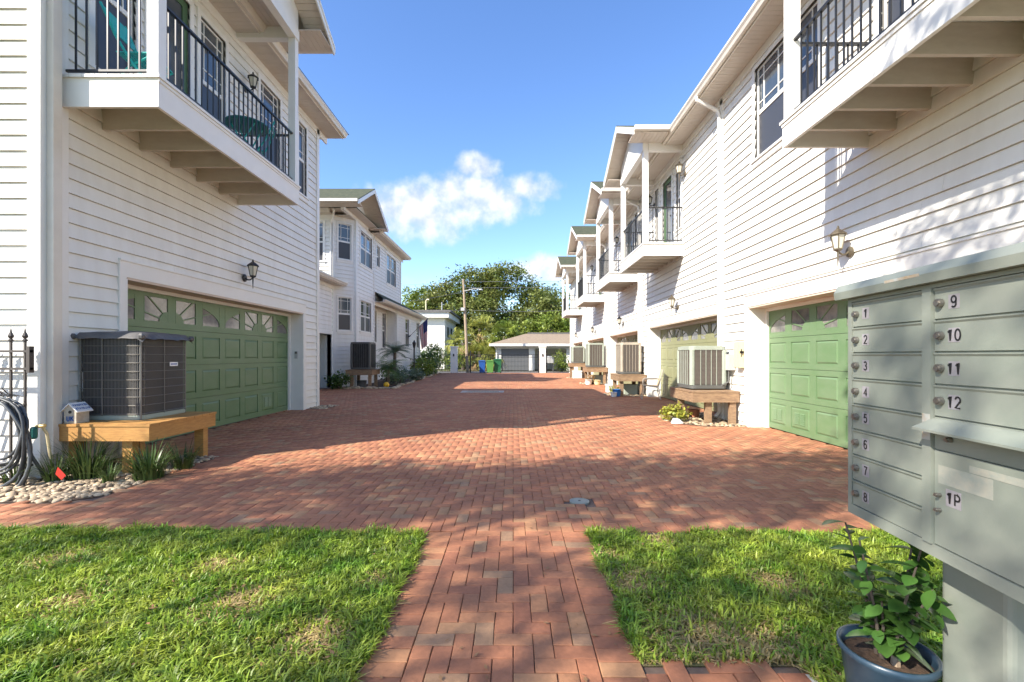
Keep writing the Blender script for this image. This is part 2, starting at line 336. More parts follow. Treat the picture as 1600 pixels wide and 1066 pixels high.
def text_obj(name, s, size, mt, parent, origin, ux, uz, bold=.0, sw=.15):
    ux = Vector(ux).normalized(); uz = Vector(uz).normalized(); nn = ux.cross(uz); o = Vector(origin)
    adv = .74; w = adv * len(s) - .14; mb = MB(); h = sw / 2
    for i, ch in enumerate(s):
        for pl in GL.get(ch, []):
            pts = [Vector((x + i * adv - w / 2, y - .5)) for x, y in pl]
            L, Rr = [], []
            for q, p in enumerate(pts):
                d = (pts[min(q + 1, len(pts) - 1)] - pts[max(q - 1, 0)]); d = d.normalized() if d.length else Vector((1, 0)); nrm = Vector((-d.y, d.x))
                if 0 < q < len(pts) - 1:
                    d1 = (pts[q] - pts[q - 1]).normalized(); c = max(.45, d1.dot(d)); nrm = nrm / c
                L.append(p + nrm * h); Rr.append(p - nrm * h)
            vs = [o + (ux * a.x + uz * a.y) * size for a in L + Rr]; k = len(pts)
            mb.add(vs, [(q, k + q, k + q + 1, q + 1) for q in range(k - 1)])
    return mb.build(name, mt, parent)
# leaves: rhombic folded blades (two quads would be dearer; one quad each)
def leaf_quads(P, size, aspect=.5, up=.3, rng=RNG, jitter=.35):
    n = len(P); d = rng.normal(size=(n, 3)); d[:, 2] = d[:, 2] * .7 - up * 0 ; d /= np.linalg.norm(d, axis=1)[:, None]
    nr = rng.normal(size=(n, 3)); nr[:, 2] = np.abs(nr[:, 2]) + up * 3; s = np.cross(d, nr); s /= np.linalg.norm(s, axis=1)[:, None] + 1e-9
    L = size * (1 + jitter * rng.uniform(-1, 1, (n, 1))); w = L * aspect * .5
    a = P; c = P + d * L; mid = P + d * L * .45
    V = np.stack([a, mid + s * w, c, mid - s * w], 1).reshape(-1, 3); Q = np.arange(4 * n).reshape(-1, 4)
    return V, Q
def ellipsoid_pts(n, c, r, rng=RNG, shell=.5):
    d = rng.normal(size=(n, 3)); d /= np.linalg.norm(d, axis=1)[:, None]
    k = (shell + (1 - shell) * rng.random((n, 1))) if shell < 1 else 1
    return np.array(c) + d * np.array(r) * k
def clumped(lobes, nclump, nleaf, spread, rng=RNG, zmin=None):
    out = []
    tot = sum(l[1][0] * l[1][1] + l[1][0] * l[1][2] for l in lobes)
    for c, r in lobes:
        k = max(3, int(nclump * (r[0] * r[1] + r[0] * r[2]) / tot)); cc = ellipsoid_pts(k, c, r, rng, .45)
        for q in cc:
            m_ = int(nleaf * rng.uniform(.5, 1.5)); out.append(q + rng.normal(size=(m_, 3)) * spread * rng.uniform(.6, 1.3) * np.array([1, 1, .7]))
    P = np.concatenate(out)
    if zmin is not None: P = P[P[:, 2] > zmin]
    return P
def crown_obj(name, P, size, mt, parent, aspect=.5):
    V, Q = leaf_quads(P, size, aspect); o = quads_obj(name, V, Q, mt, parent, rnd=RNG.random(len(Q)), stuff=False); return o

# ------------------------------------------------------------------ ground, lawn, brick drive
def sheet(name, rects, z, mt):
    mb = MB()
    for x0, x1, y0, y1 in rects: mb.add([(x0, y0, z), (x1, y0, z), (x1, y1, z), (x0, y1, z)], [(0, 1, 2, 3)])
    return struct(mb.build(name, mt))
sheet('ground', [(-300, 300, -120, 600)], -.07, 'ground')
sheet('road', [(-120, 120, 37.2, 40.4)], -.03, 'asphalt')
PX0, PX1 = -.6565, .563                      # the walk through the lawn
EDGE_Y = 3.52
def in_drive(x, y):
    if y > 36.4: return False
    if y >= EDGE_Y:
        left = -3.95 if y > 4.25 else -9.0
        if y > 6.15: left = -5.6
        if 4.25 < y <= 6.15: left = -3.95 - .02 * math.sin(y * 3)
        if y > 12.4: left = -7.75
        if y > 18.9: left = -4.95 - (y - 18.9) * .05 + .08 * math.sin(y * 1.7)
        right = 4.86
        return left < x < right
    if PX0 < x < PX1: return y > .3
    if x >= PX1: return .3 < y < 2.02 and x < 1.22
    return False
drive = struct(MB().add([(-9, 3.5, -.016), (4.9, 3.5, -.016), (4.9, 36.5, -.016), (-9, 36.5, -.016)], [(0, 1, 2, 3)])
               .add([(PX0, .3, -.016), (PX1, .3, -.016), (PX1, 3.5, -.016), (PX0, 3.5, -.016)], [(0, 1, 2, 3)])
               .add([(PX1, .3, -.016), (1.24, .3, -.016), (1.24, 2.02, -.016), (PX1, 2.02, -.016)], [(0, 1, 2, 3)]).build('driveway', 'joint'))
A_ = .0935; GAP = .0017
bricks = []                                # (x0, x1, y0, y1)
ix0, ix1, iy0, iy1 = int(-9.2 / A_), int(5.0 / A_), int(.3 / A_), int(36.5 / A_)
MH = (.615, 4.285, .098)                   # round drain cover
for i in range(ix0, ix1):
    for j in range(iy0, iy1):
        k = (i - j) % 4
        if k == 0: r = (i * A_, (i + 2) * A_, j * A_, (j + 1) * A_)
        elif k == 3: r = (i * A_, (i + 1) * A_, j * A_, (j + 2) * A_)
        else: continue
        cx, cy = (r[0] + r[1]) / 2, (r[2] + r[3]) / 2
        if not in_drive(cx, cy): continue
        if (cx - MH[0]) ** 2 + (cy - MH[1]) ** 2 < .017: continue
        if -1.95 < cx < -.35 and 16.9 < cy < 17.75: continue
        if cy < EDGE_Y:
            if PX0 <= cx <= PX1:
                a, b = max(r[0], -.4675), min(r[1], .374)
                if b - a < .03: continue
                r = (a, b, r[2], r[3])
        bricks.append(r)
y = .35
while y < EDGE_Y - .02:                    # soldier border of the walk
    bricks.append((PX0, PX0 + .188, y, y + A_)); bricks.append((PX1 - .188, PX1, y, y + A_)); y += A_
def vis_area(r):
    cx, cy = (r[0] + r[1]) / 2, (r[2] + r[3]) / 2
    u = VPU + F_PX * cx / cy; v = VPV + F_PX * EYE / cy
    return 1 / cy ** 3 if (0 < u < 1600 and v < 1064) else 0
bricks.sort(key=vis_area, reverse=True)
def brick_verts(w, d, ch):
    a, b = w / 2 - GAP, d / 2 - GAP; c = ch
    return [(-a, -b, -.016), (a, -b, -.016), (a, b, -.016), (-a, b, -.016), (-a, -b, -c), (a, -b, -c), (a, b, -c), (-a, b, -c), (-a + c, -b + c, 0), (a - c, -b + c, 0), (a - c, b - c, 0), (-a + c, b - c, 0)]
BF = [(8, 9, 10, 11)] + [(4 + i, 4 + (i + 1) % 4, 8 + (i + 1) % 4, 8 + i) for i in range(4)] + [(i, (i + 1) % 4, 4 + (i + 1) % 4, 4 + i) for i in range(4)]
bcache = {}
for r in bricks[:300]:
    w, d = round(r[1] - r[0], 4), round(r[3] - r[2], 4)
    if (w, d) not in bcache:
        me = bpy.data.meshes.new('brick'); me.from_pydata(brick_verts(w, d, .003), [], BF); me.materials.append(M['brick']); bcache[(w, d)] = me
    o = bpy.data.objects.new('brick', bcache[(w, d)]); COL.objects.link(o); o.parent = drive
    o.location = ((r[0] + r[1]) / 2, (r[2] + r[3]) / 2, random.uniform(-.0022, .0012)); o.rotation_euler = (random.gauss(0, .006), random.gauss(0, .006), random.gauss(0, .008))
rest = np.array(bricks[300:]); n = len(rest)
BV = np.array(brick_verts(1, 1, .004)); sgn = np.sign(BV[:, :2]); ins = np.array([0] * 8 + [.004] * 4)
w = (rest[:, 1] - rest[:, 0]) / 2 - GAP; d = (rest[:, 3] - rest[:, 2]) / 2 - GAP
ang = RNG.normal(0, .007, n); tx, ty = RNG.normal(0, .006, n), RNG.normal(0, .006, n); dz = RNG.uniform(-.0022, .0012, n)
lx = sgn[None, :, 0] * (w[:, None] - ins[None]); ly = sgn[None, :, 1] * (d[:, None] - ins[None])
X = lx * np.cos(ang)[:, None] - ly * np.sin(ang)[:, None]; Yv = lx * np.sin(ang)[:, None] + ly * np.cos(ang)[:, None]
Z = BV[None, :, 2] + dz[:, None] + lx * tx[:, None] + ly * ty[:, None]
V = np.stack([X + ((rest[:, 0] + rest[:, 1]) / 2)[:, None], Yv + ((rest[:, 2] + rest[:, 3]) / 2)[:, None], Z], -1).reshape(-1, 3)
Q = (np.array(BF)[None] + 12 * np.arange(n)[:, None, None]).reshape(-1, 4)
quads_obj('brick_field', V, Q, 'brick', drive, rnd=np.repeat(RNG.random(n), 9))
# lawn: soil sheet plus grass blades
lawn = sheet('lawn', [(-9, PX0, -2, EDGE_Y), (PX1, 8, 2.02, EDGE_Y), (1.24, 8, -2, 2.02)], -.012, 'lawn_soil')
def grass(name, rects, dens, bare, label):
    PP = []
    for x0, x1, y0, y1 in rects:
        k = int((x1 - x0) * (y1 - y0) * dens); PP.append(np.column_stack([RNG.uniform(x0, x1, k), RNG.uniform(y0, y1, k)]))
    P = np.concatenate(PP)
    # keep by distance (farther = thinner), ragged edges, straw in worn patches
    keep = RNG.random(len(P)) < np.clip(1.35 - .0 * P[:, 1], 0, 1)
    P = P[keep]
    edge = EDGE_Y - .02 + .045 * np.sin(P[:, 0] * 7.3) * np.sin(P[:, 0] * 3.1 + 1) + .025 * np.sin(P[:, 0] * 23) + np.where(P[:, 0] < -1.5, .05, 0); rag = .022 * np.sin(P[:, 1] * 9) + .015 * np.sin(P[:, 1] * 31)
    P = P[(P[:, 1] < edge) & ((P[:, 0] < PX0 + .012 + rag) | (P[:, 0] > PX1 - .012 - rag))]
    pat = np.zeros(len(P))
    for bx, by, br in bare: pat = np.maximum(pat, np.exp(-((P[:, 0] - bx) ** 2 + (P[:, 1] - by) ** 2) / br ** 2))
    low = .5 + .5 * np.sin(P[:, 0] * 5.1 + 1.3 * np.sin(P[:, 1] * 4.3)) * np.sin(P[:, 1] * 6.2 + P[:, 0] * 2.2)
    straw = RNG.random(len(P)) < np.clip(.05 + .10 * low ** 3 + .9 * pat, 0, .92)
    P = P[(RNG.random(len(P)) > .5 * pat)] if False else P
    n = len(P); az = RNG.uniform(0, 2 * np.pi, n)
    tuf = .5 + .5 * np.sin(P[:, 0] * 31 + 2 * np.sin(P[:, 1] * 17)) * np.sin(P[:, 1] * 27 + 2 * np.sin(P[:, 0] * 13)); h = RNG.uniform(.026, .074, n) * (.65 + .45 * low + .55 * tuf ** 2) * np.where(straw, .6, 1); lean = np.abs(RNG.normal(.65, .4, n)) * np.where(straw, 1.7, 1)
    wd = RNG.uniform(.0030, .0062, n)
    dx, dy = np.cos(az), np.sin(az); sx, sy = -dy * wd, dx * wd
    b = np.column_stack([P, np.full(n, -.012)])
    def at(t, hz): return np.column_stack([P[:, 0] + dx * lean * h * t, P[:, 1] + dy * lean * h * t, -.012 + h * hz])
    m1 = at(.35, .62); tp = at(1.0, .95 - .25 * np.clip(lean, 0, 1.5))
    S = np.column_stack([sx, sy, np.zeros(n)])
    V = np.stack([b - S, b + S, m1 + S * .9, m1 - S * .9, tp + S * .12, tp - S * .12], 1).reshape(-1, 3)
    base = 6 * np.arange(n)[:, None]
    Q = np.stack([base + np.array([0, 1, 2, 3]), base + np.array([3, 2, 4, 5])], 1).reshape(-1, 4)
    o = quads_obj(name, V, Q, ['grass', 'straw'], rnd=np.repeat(RNG.random(n), 2), mi=np.repeat(straw.astype(int), 2))
    tag(o, label, 'grass'); return o
grass('grass', [(-4.4, PX0 + .01, 1.55, EDGE_Y + .01), (-4.9, -2.3, 3.4, 3.62), (-.74, PX0 + .03, 1.5, 3.5)], 14000, [(-3.0, 3.05, .2), (-1.5, 2.5, .24), (-.95, 2.2, .2), (-1.9, 2.95, .17), (-.8, 2.75, .12), (-2.4, 2.5, .18)], 'short bright green lawn grass by the caged air conditioner')
grass('grass', [(PX1 - .01, 3.2, 2.03, EDGE_Y + .02), (PX1 - .03, PX1 + .05, 2.05, 3.5), (1.25, 3.2, 1.6, 2.03)], 14000, [(.88, 2.20, .30), (.70, 2.75, .20), (1.15, 2.12, .24), (1.55, 2.7, .2), (1.05, 3.35, .14), (.62, 3.1, .12)], 'green lawn grass with straw patches by the mailbox cluster')

# ------------------------------------------------------------------ walls, windows, doors, balconies
EXPO = .175
def spans(u0, u1, z0, z1, ops):
    cuts = sorted({z0, z1} | {z for o in ops for z in (o[2], o[3]) if z0 + .004 < z < z1 - .004})
    for a, b in zip(cuts, cuts[1:]):
        cur = u0
        for o in sorted(o for o in ops if o[2] < b - .001 and o[3] > a + .001 and o[1] > u0 and o[0] < u1):
            if o[0] > cur + .02: yield cur, o[0], a, b
            cur = max(cur, o[1])
        if u1 > cur + .02: yield cur, u1, a, b
def wall(parent, F, u0, u1, z0, z1, ops, separate, zbase=None, name='wall'):
    mb = MB()
    for a, b, c, d in spans(u0, u1, z0, z1, ops): mb.fb(F, a, b, -.16, -.008, c, d)
    w = mb.build(name, 'siding', parent)
    z = zbase if zbase is not None else z0
    mj = MB()
    while z < z1:
        zt = min(z + EXPO, z1); zb = max(z, z0)
        if zt > zb + .02:
            for a, b, c, d in spans(u0, u1, zb, zt, ops):
                c += .007 * (abs(c - z) < .01); nb = .004 + .024 * (zt - c) / EXPO; nt = .004 + .024 * (zt - d) / EXPO
                if separate and b - a > 2.6:
                    cut = a + (b - a) * random.uniform(.25, .75); MB().wedge(F, a, cut - .0015, c, d, nb, nt).build('siding_board', 'siding', w); a = cut + .0015
                if separate: MB().wedge(F, a, b, c, d, nb, nt).build('siding_board', 'siding', w)
                else: mj.wedge(F, a, b, c, d, nb, nt)
        z += EXPO
    if not separate and mj.f: mj.build('siding_boards', 'siding', w, stuff=True)
    return w
def sash(mb, mp, ms, F, u0, u1, z0, z1, n, prairie=True):
    t = .035; zm = (z0 + z1) / 2
    for a, b, up in ((z0, zm, 0), (zm, z1, 1)):
        mb.fb(F, u0, u1, n, n + .03, a, a + t); mb.fb(F, u0, u1, n, n + .03, b - t, b)
        mb.fb(F, u0, u0 + t, n, n + .03, a + t, b - t); mb.fb(F, u1 - t, u1, n, n + .03, a + t, b - t)
        (mp if up else ms).fb(F, u0 + t * .5, u1 - t * .5, n + .008, n + .014, a + t * .5, b - t * .5)
        if up and prairie:
            q = (u1 - u0) * .24; h = (b - a) * .22
            for uu in (u0 + q, u1 - q): mb.fb(F, uu - .009, uu + .009, n + .012, n + .026, a + t, b - t)
            for zz in (a + h, b - h): mb.fb(F, u0 + t, u1 - t, n + .012, n + .0245, zz - .009, zz + .009)
def window(parent, F, u0, u1, z0, z1, lights=1, cas=.085):
    mb, mp, ms = MB(), MB(), MB()
    mb.fb(F, u0 - cas, u0, -.06, .036, z0 - .02, z1 + cas); mb.fb(F, u1, u1 + cas, -.06, .036, z0 - .02, z1 + cas)
    mb.fb(F, u0, u1, -.06, .036, z1, z1 + cas); mb.fb(F, u0 - cas - .03, u1 + cas + .03, -.06, .06, z0 - .06, z0 - .02)
    mb.fb(F, u0, u1, -.06, .02, z0 - .02, z0); mb.fb(F, u0 - cas, u1 + cas, -.01, .034, z0 - .15, z0 - .06)
    w = (u1 - u0) / lights
    for i in range(lights): sash(mb, mp, ms, F, u0 + i * w + (.012 if i else 0), u0 + (i + 1) * w - (.012 if i < lights - 1 else 0), z0, z1, -.05)
    for i in range(1, lights): mb.fb(F, u0 + i * w - .013, u0 + i * w + .013, -.055, 0, z0, z1)
    o = mb.build('window', 'trim', parent); mp.build('pane', 'glass', o); ms.build('screen', 'screen', o)
    return (u0, u1, z0, z1)
def entry_door(parent, F, u0, u1, z0, z1):
    mb = MB(); c = .09
    mb.fb(F, u0 - c, u0, -.05, .036, z0, z1 + c); mb.fb(F, u1, u1 + c, -.05, .036, z0, z1 + c); mb.fb(F, u0, u1, -.05, .036, z1, z1 + c)
    fr = mb.build('door_frame', 'trim', parent)
    d = MB(); t = .11
    d.fb(F, u0, u0 + t, -.05, -.01, z0, z1); d.fb(F, u1 - t, u1, -.05, -.01, z0, z1)
    for a, b in ((z0, z0 + .22), (z1 - t, z1)): d.fb(F, u0 + t, u1 - t, -.05, -.01, a, b)
    do = d.build('entry_door', 'entry_green', parent)
    MB().fb(F, u0 + t - .01, u1 - t + .01, -.035, -.027, z0 + .21, z1 - t + .01).build('pane', 'glass', do)
    MB().tube([F.p(u0 + .06, -.01, z0 + 1), F.p(u0 + .06, .05, z0 + 1)], .022).build('knob', 'black_metal', do)
def garage_door(parent, F, u0, u1, ztop, recess=.33, vents=(), name='garage_door', mt='door_green'):
    # casing: returns, head, flat trim boards
    mb = MB(); n0 = -recess - .02
    mb.fb(F, u0 - .02, u0 + .004, n0, .034, -.02, ztop); mb.fb(F, u1 - .004, u1 + .02, n0, .034, -.02, ztop)
    mb.fb(F, u0 - .13, u0 - .02, -.02, .038, .0, ztop + .02); mb.fb(F, u1 + .02, u1 + .13, -.02, .038, .0, ztop + .02)
    mb.fb(F, u0 - .13, u1 + .13, -.02, .040, ztop + .02, ztop + .23); mb.fb(F, u0 - .13, u1 + .13, -.02, .055, ztop + .23, ztop + .255)
    cs = mb.build('garage_casing', 'trim', parent)
    MB().fb(F, u0 + .004, u1 - .004, n0, .03, ztop - .012, ztop + .019).build('head_jamb', 'head_jamb', cs)
    MB().fb(F, u0, u1, -recess - .015, -recess + .05, ztop - .07, ztop - .014).fb(F, u0 + .005, u0 + .05, -recess - .01, -recess + .045, 0, ztop - .07).fb(F, u1 - .05, u1 - .005, -recess - .01, -recess + .045, 0, ztop - .07).build('door_stop', 'trim', cs)
    W = u1 - u0; cols, rows = 8, 4; zb, zt = .015, ztop - .02; h = (zt - zb) / rows; w = W / cols; nd = -recess
    leaf = MB(); p = .014
    for r in range(rows):
        a, b = zb + r * h + .003, zb + (r + 1) * h - .003
        leaf.fb(F, u0, u1, nd - .045, nd - p, a, b)
        ma, mz = w * .12, h * .16
        leaf.fb(F, u0, u1, nd - p, nd, a, a + mz); leaf.fb(F, u0, u1, nd - p, nd, b - mz, b)
        for c in range(cols + 1):
            x = u0 + c * w; leaf.fb(F, max(u0, x - ma), min(u1, x + ma), nd - p, nd, a + mz, b - mz)
    lf = leaf.build(name, mt, parent)
    MB().fb(F, u0 - .3, u1 + .3, nd - .12, nd - .05, 0, ztop + .3).build('light_block_sheet', 'light_block_dark', lf)  # added dark sheet, stops light showing through the section gaps
    pw, ph = w - 2 * w * .12, h - .006 - 2 * h * .16
    pm = MB(); g = .010; bv = .028
    o4 = [(-pw / 2 + g, -ph / 2 + g), (pw / 2 - g, -ph / 2 + g), (pw / 2 - g, ph / 2 - g), (-pw / 2 + g, ph / 2 - g)]
    i4 = [(a - math.copysign(bv, a), b - math.copysign(bv, b)) for a, b in o4]
    F0 = Frame((0, 0, 0), F.u, F.n)
    vs = [F0.p(a, -p, b) for a, b in o4] + [F0.p(a, .0005, b) for a, b in i4]
    pm.add(vs, [(4, 5, 6, 7), (0, 1, 5, 4), (1, 2, 6, 5), (2, 3, 7, 6), (3, 0, 4, 7)], 0, not F.flip)
    pdata = None
    for r in range(rows - 1):
        for c in range(cols):
            cu, cz = u0 + (c + .5) * w, zb + (r + .5) * h
            if pdata is None:
                o = pm.build('panel', mt); pdata = o.data
            else: o = bpy.data.objects.new('panel', pdata); COL.objects.link(o)
            o.parent = lf; o.location = F.p(cu, nd, cz) - wloc(parent)
            if r == 0 and c in vents:
                v = MB(); k = 7
                for q in range(k):
                    zz = cz - ph * .27 + q * ph * .54 / k
                    for s in (-1, 1): v.wedge(F, cu + s * pw * .15 - pw * .12, cu + s * pw * .15 + pw * .12, zz, zz + ph * .54 / k * .8, nd + .012, nd + .002, nd)
                v.build('vent', mt, lf)
    # sunburst lites in groups of four
    a, b = zb + 3 * h + .003, zb + 4 * h - .003; z0, z1 = a + h * .16, b - h * .16
    for c in range(cols):
        x0, x1 = u0 + c * w + w * .12, u0 + (c + 1) * w - w * .12; cx = u0 + (c // 4 * 4 + 2) * w; k = c % 4
        if not F.flip: pass
        pane = MB().fb(F, x0, x1, nd - .0135, nd - .010, z0, z1).build('pane', 'lite', lf)
        bar = MB(); t = .011
        bar.fb(F, x0, x1, nd - .0095, nd + .002, z0, z0 + t); bar.fb(F, x0, x1, nd - .0095, nd + .002, z1 - t, z1)
        bar.fb(F, x0, x0 + t, nd - .0095, nd + .002, z0 + t, z1 - t); bar.fb(F, x1 - t, x1, nd - .0095, nd + .002, z0 + t, z1 - t)
        cz = z0; ry = (z1 - z0) * 1.02; rx = 1.9 * w
        def clip_ray(an):
            dx, dz = math.cos(an), math.sin(an); ts = []
            for i in range(200):
                tt = i / 199 * 2.2 * w; px, pz = cx + dx * tt, cz + dz * tt
                inside = x0 + t < px < x1 - t and z0 + t < pz < z1 - t
                if inside and k in (0, 3): inside = ((px - cx) / rx) ** 2 + ((pz - cz) / ry) ** 2 < 1
                if inside: ts.append(tt)
            return (min(ts), max(ts), dx, dz) if len(ts) > 3 else None
        for deg in (14, 38, 142, 166):
            q = clip_ray(R(deg))
            if not q: continue
            t0, t1, dx, dz = q; px, pz = -dz * .010, dx * .010
            bar.prism_n(F, [(cx + dx * t0 - px, cz + dz * t0 - pz), (cx + dx * t1 - px, cz + dz * t1 - pz), (cx + dx * t1 + px, cz + dz * t1 + pz), (cx + dx * t0 + px, cz + dz * t0 + pz)], nd - .0095, nd + .001)
        if k in (0, 3):      # fill outside the arch
            pts = []
            for i in range(13):
                px = x0 + (x1 - x0) * i / 12; e = 1 - ((px - cx) / rx) ** 2; pts.append((px, min(z1, cz + ry * math.sqrt(e)) if e > 0 else z0 + .001))
            for (pa, za), (pb, zbb) in zip(pts, pts[1:]):
                if min(za, zbb) < z1 - .002: bar.prism_n(F, [(pa, za), (pb, zbb), (pb, z1), (pa, z1)], nd - .0095, nd - .0005)
        else:                # small rising-sun quarter in the corner
            ex = x1 if k == 1 else x0; s = -1 if k == 1 else 1
            poly = [(ex, z0)] + [(ex + s * (.30 * w) * math.cos(R(q)), z0 + (.30 * h) * math.sin(R(q))) for q in range(0, 91, 15)]
            if s < 0: poly = poly[::-1]
            bar.prism_n(F, poly, nd - .0095, nd + .0005)
        bar.build('muntin', mt, lf)
def balcony(parent, F, u0, u1, D, zt, zb, post_top, njoist, sep, front_rail=True):
    T = .04; mb = MB()
    mb.fb(F, u0, u1, D - T, D, zb, zt - .035); mb.fb(F, u0, u0 + T, .0, D - T, zb, zt - .035); mb.fb(F, u1 - T, u1, 0, D - T, zb, zt - .035)
    mb.fb(F, u0 - .004, u1 + .004, D - .005, D + .012, zt - .075, zt - .036)
    bal = mb.build('balcony', 'trim', parent)
    for i in range(1, njoist + 1):
        u = u0 + (u1 - u0) * i / (njoist + 1) - .0; MB().fb(F, u - .022, u + .022, .002, D - T - .001, zb + .012, zt - .042).build('joist', 'joist', bal)
    k = 8; w = (D + .03) / k; mj = MB()
    for i in range(k):
        (MB() if sep else mj).fb(F, u0 - .025, u1 + .025, i * w + .003, (i + 1) * w - .003, zt - .034, zt) if not sep else MB().fb(F, u0 - .025, u1 + .025, i * w + .003, (i + 1) * w - .003, zt - .034, zt).build('deck_board', 'trim', bal)
    if not sep: mj.build('deck_boards', 'trim', bal, stuff=True)
    for u in (u0 + .075, u1 - .075): MB().fb(F, u - .065, u + .065, D - .14, D - .01, zt, post_top).build('post', 'trim', bal)
    zr = zt + .93; mr = MB()
    def run(fu, length, n_is):
        # fu(t) -> (u, n); rails along t
        pass
    rails = MB(); bl = []
    nf = D - .075
    rails.fb(F, u0 + .14, u1 - .14, nf - .022, nf + .022, zr, zr + .028); rails.fb(F, u0 + .14, u1 - .14, nf - .015, nf + .015, zt + .07, zt + .095)
    q = int((u1 - u0 - .28) / .115)
    for i in range(1, q): bl.append((u0 + .14 + (u1 - u0 - .28) * i / q, nf))
    for u in (u0 + .06, u1 - .06):
        rails.fb(F, u - .022, u + .022, .03, D - .14, zr, zr + .028); rails.fb(F, u - .015, u + .015, .03, D - .14, zt + .07, zt + .095)
        q = int((D - .17) / .115)
        for i in range(1, q): bl.append((u, .03 + (D - .17) * i / q))
    ro = rails.build('railing', 'black_metal', bal); mj = MB(); data = {}
    for u, n in bl:
        if sep: MB().fb(F, u - .008, u + .008, n - .008, n + .008, zt + .096, zr - .001).build('baluster', 'black_metal', bal)
        else: mj.fb(F, u - .008, u + .008, n - .008, n + .008, zt + .096, zr - .001)
    if not sep: mj.build('balusters', 'black_metal', bal, stuff=True)
    # porch roof beams
    b = MB(); zc = post_top + .21
    for ua in (u0 + .01, u1 - .14): MB().fb(F, ua, ua + .13, 0, D - .14, post_top, zc).build('porch_beam', 'trim', bal)
    c = MB()
    for i in range(int(D / .1)): c.fb(F, u0 + .01, u1 - .01, i * .1 + .003, i * .1 + .097, zc + .002, zc + .03)
    c.build('porch_ceiling', 'soffit', bal)
    return bal
def gable(parent, F, uc, half, nf, ze, rise, wall_n, wall_half, zb, nback=-2.6, nsof=.02, ngut=.55):
    t = .13; up = [(uc - half, ze), (uc, ze + rise), (uc + half, ze)]
    roof = MB()
    for s in (-1, 1):
        roof.prism_n(F, [(uc + s * half, ze), (uc, ze + rise), (uc, ze + rise - .03), (uc + s * half, ze - .03)][:: (1 if s < 0 else -1)], nback, nf + .02)
    g = roof.build('porch_roof', 'shingle', parent)
    so = MB(); k = int((nf - wall_n) / .1 + .5) + 0
    for s in (-1, 1):                     # planked underside of the overhang, boards run up and across
        L = math.hypot(half, rise); m_ = int(L / .12)
        for i in range(m_):
            a, b = i / m_ + .002, (i + 1) / m_ - .002
            pa = (uc + s * half * (1 - a), ze - t + rise * a); pb = (uc + s * half * (1 - b), ze - t + rise * b)
            so.prism_n(F, [pa, pb, (pb[0], pb[1] + .05), (pa[0], pa[1] + .05)][:: (1 if s < 0 else -1)], wall_n + .002, nf - .01)
        so.prism_n(F, [(uc + s * half, ze - t + .052), (uc, ze + rise - t + .052), (uc, ze + rise - .032), (uc + s * half, ze - .032)][:: (1 if s < 0 else -1)], nback, nf - .01)
    so.build('soffit', 'soffit', g)
    for s in (-1, 1):
        ua, ub = sorted((uc + s * wall_half, uc + s * (half - .01))); bx_ = MB(); q = int((nf - nsof) / .1); ln = nf - .01 - nsof
        for i in range(q): bx_.fb(F, ua, ub, nsof + ln * i / q + .003, nsof + ln * (i + 1) / q - .003, ze - t - .012, ze - t + .004)
        bx_.build('eave_soffit', 'soffit', g)
    rk = MB()
    for s in (-1, 1):
        rk.prism_n(F, [(uc + s * (half + .01), ze - .035), (uc, ze + rise - .035), (uc, ze + rise - .21), (uc + s * (half + .01), ze - .21)][:: (1 if s < 0 else -1)], nf - .008, nf + .018)
        rk.prism_n(F, [(uc + s * (half + .01), ze - .034), (uc, ze + rise - .034), (uc, ze + rise - .09), (uc + s * (half + .01), ze - .09)][:: (1 if s < 0 else -1)], nf + .0185, nf + .032)
    rk.build('rake_board', 'trim', g)
    for s in (-1, 1):
        u = uc + s * half; MB().fb(F, min(u, u + s * .1), max(u, u + s * .1), ngut, nf, ze - .12, ze - .01).build('gutter', 'gutter', g)
    wl_ = MB(); e = ze - t + rise * (1 - wall_half / half)
    wl_.prism_n(F, [(uc - wall_half, zb), (uc + wall_half, zb), (uc + wall_half, e), (uc, ze + rise - t), (uc - wall_half, e)], wall_n - .12, wall_n)
    wl_.prism_n(F, [(uc - wall_half - .001, zb - .001), (uc + wall_half + .001, zb - .001), (uc + wall_half + .001, zb + .19), (uc - wall_half - .001, zb + .19)], wall_n + .0, wall_n + .02)
    wl_.build('gable_end', 'trim', g)
    return g
def eave(parent, F, u0, u1, ov, zs, gut=True, name='eave'):
    mb = MB(); k = int((u1 - u0) / .11)
    for i in range(k): mb.fb(F, u0 + (u1 - u0) * i / k + .003, u0 + (u1 - u0) * (i + 1) / k - .003, -.02, ov - .02, zs, zs + .02)
    e = mb.build('soffit', 'soffit', parent)
    g = MB(); g.fb(F, u0, u1, ov - .02, ov, zs - .02, zs + .15)
    if gut: g.prism_u(F, [(ov + .001, zs + .01), (ov + .07, zs + .01), (ov + .09, zs + .06), (ov + .12, zs + .10), (ov + .12, zs + .14), (ov + .001, zs + .14)], u0, u1)
    g.build('gutter', 'gutter', e)
    MB().fb(F, u0, u1, .0, .045, zs - .16, zs - .001).build('frieze_board', 'trim', e)
    return e
def downspout(parent, F, u, zt, ov, zb=.15):
    mb = MB(); r = .04
    pts = [F.p(u, ov + .06, zt + .03), F.p(u, ov + .05, zt - .06), F.p(u, .12, zt - .28), F.p(u, .075, zt - .40), F.p(u, .075, zb), F.p(u, .16, zb - .1)]
    mb.tube(pts, r, 6); return mb.build('downspout', 'trim', parent)

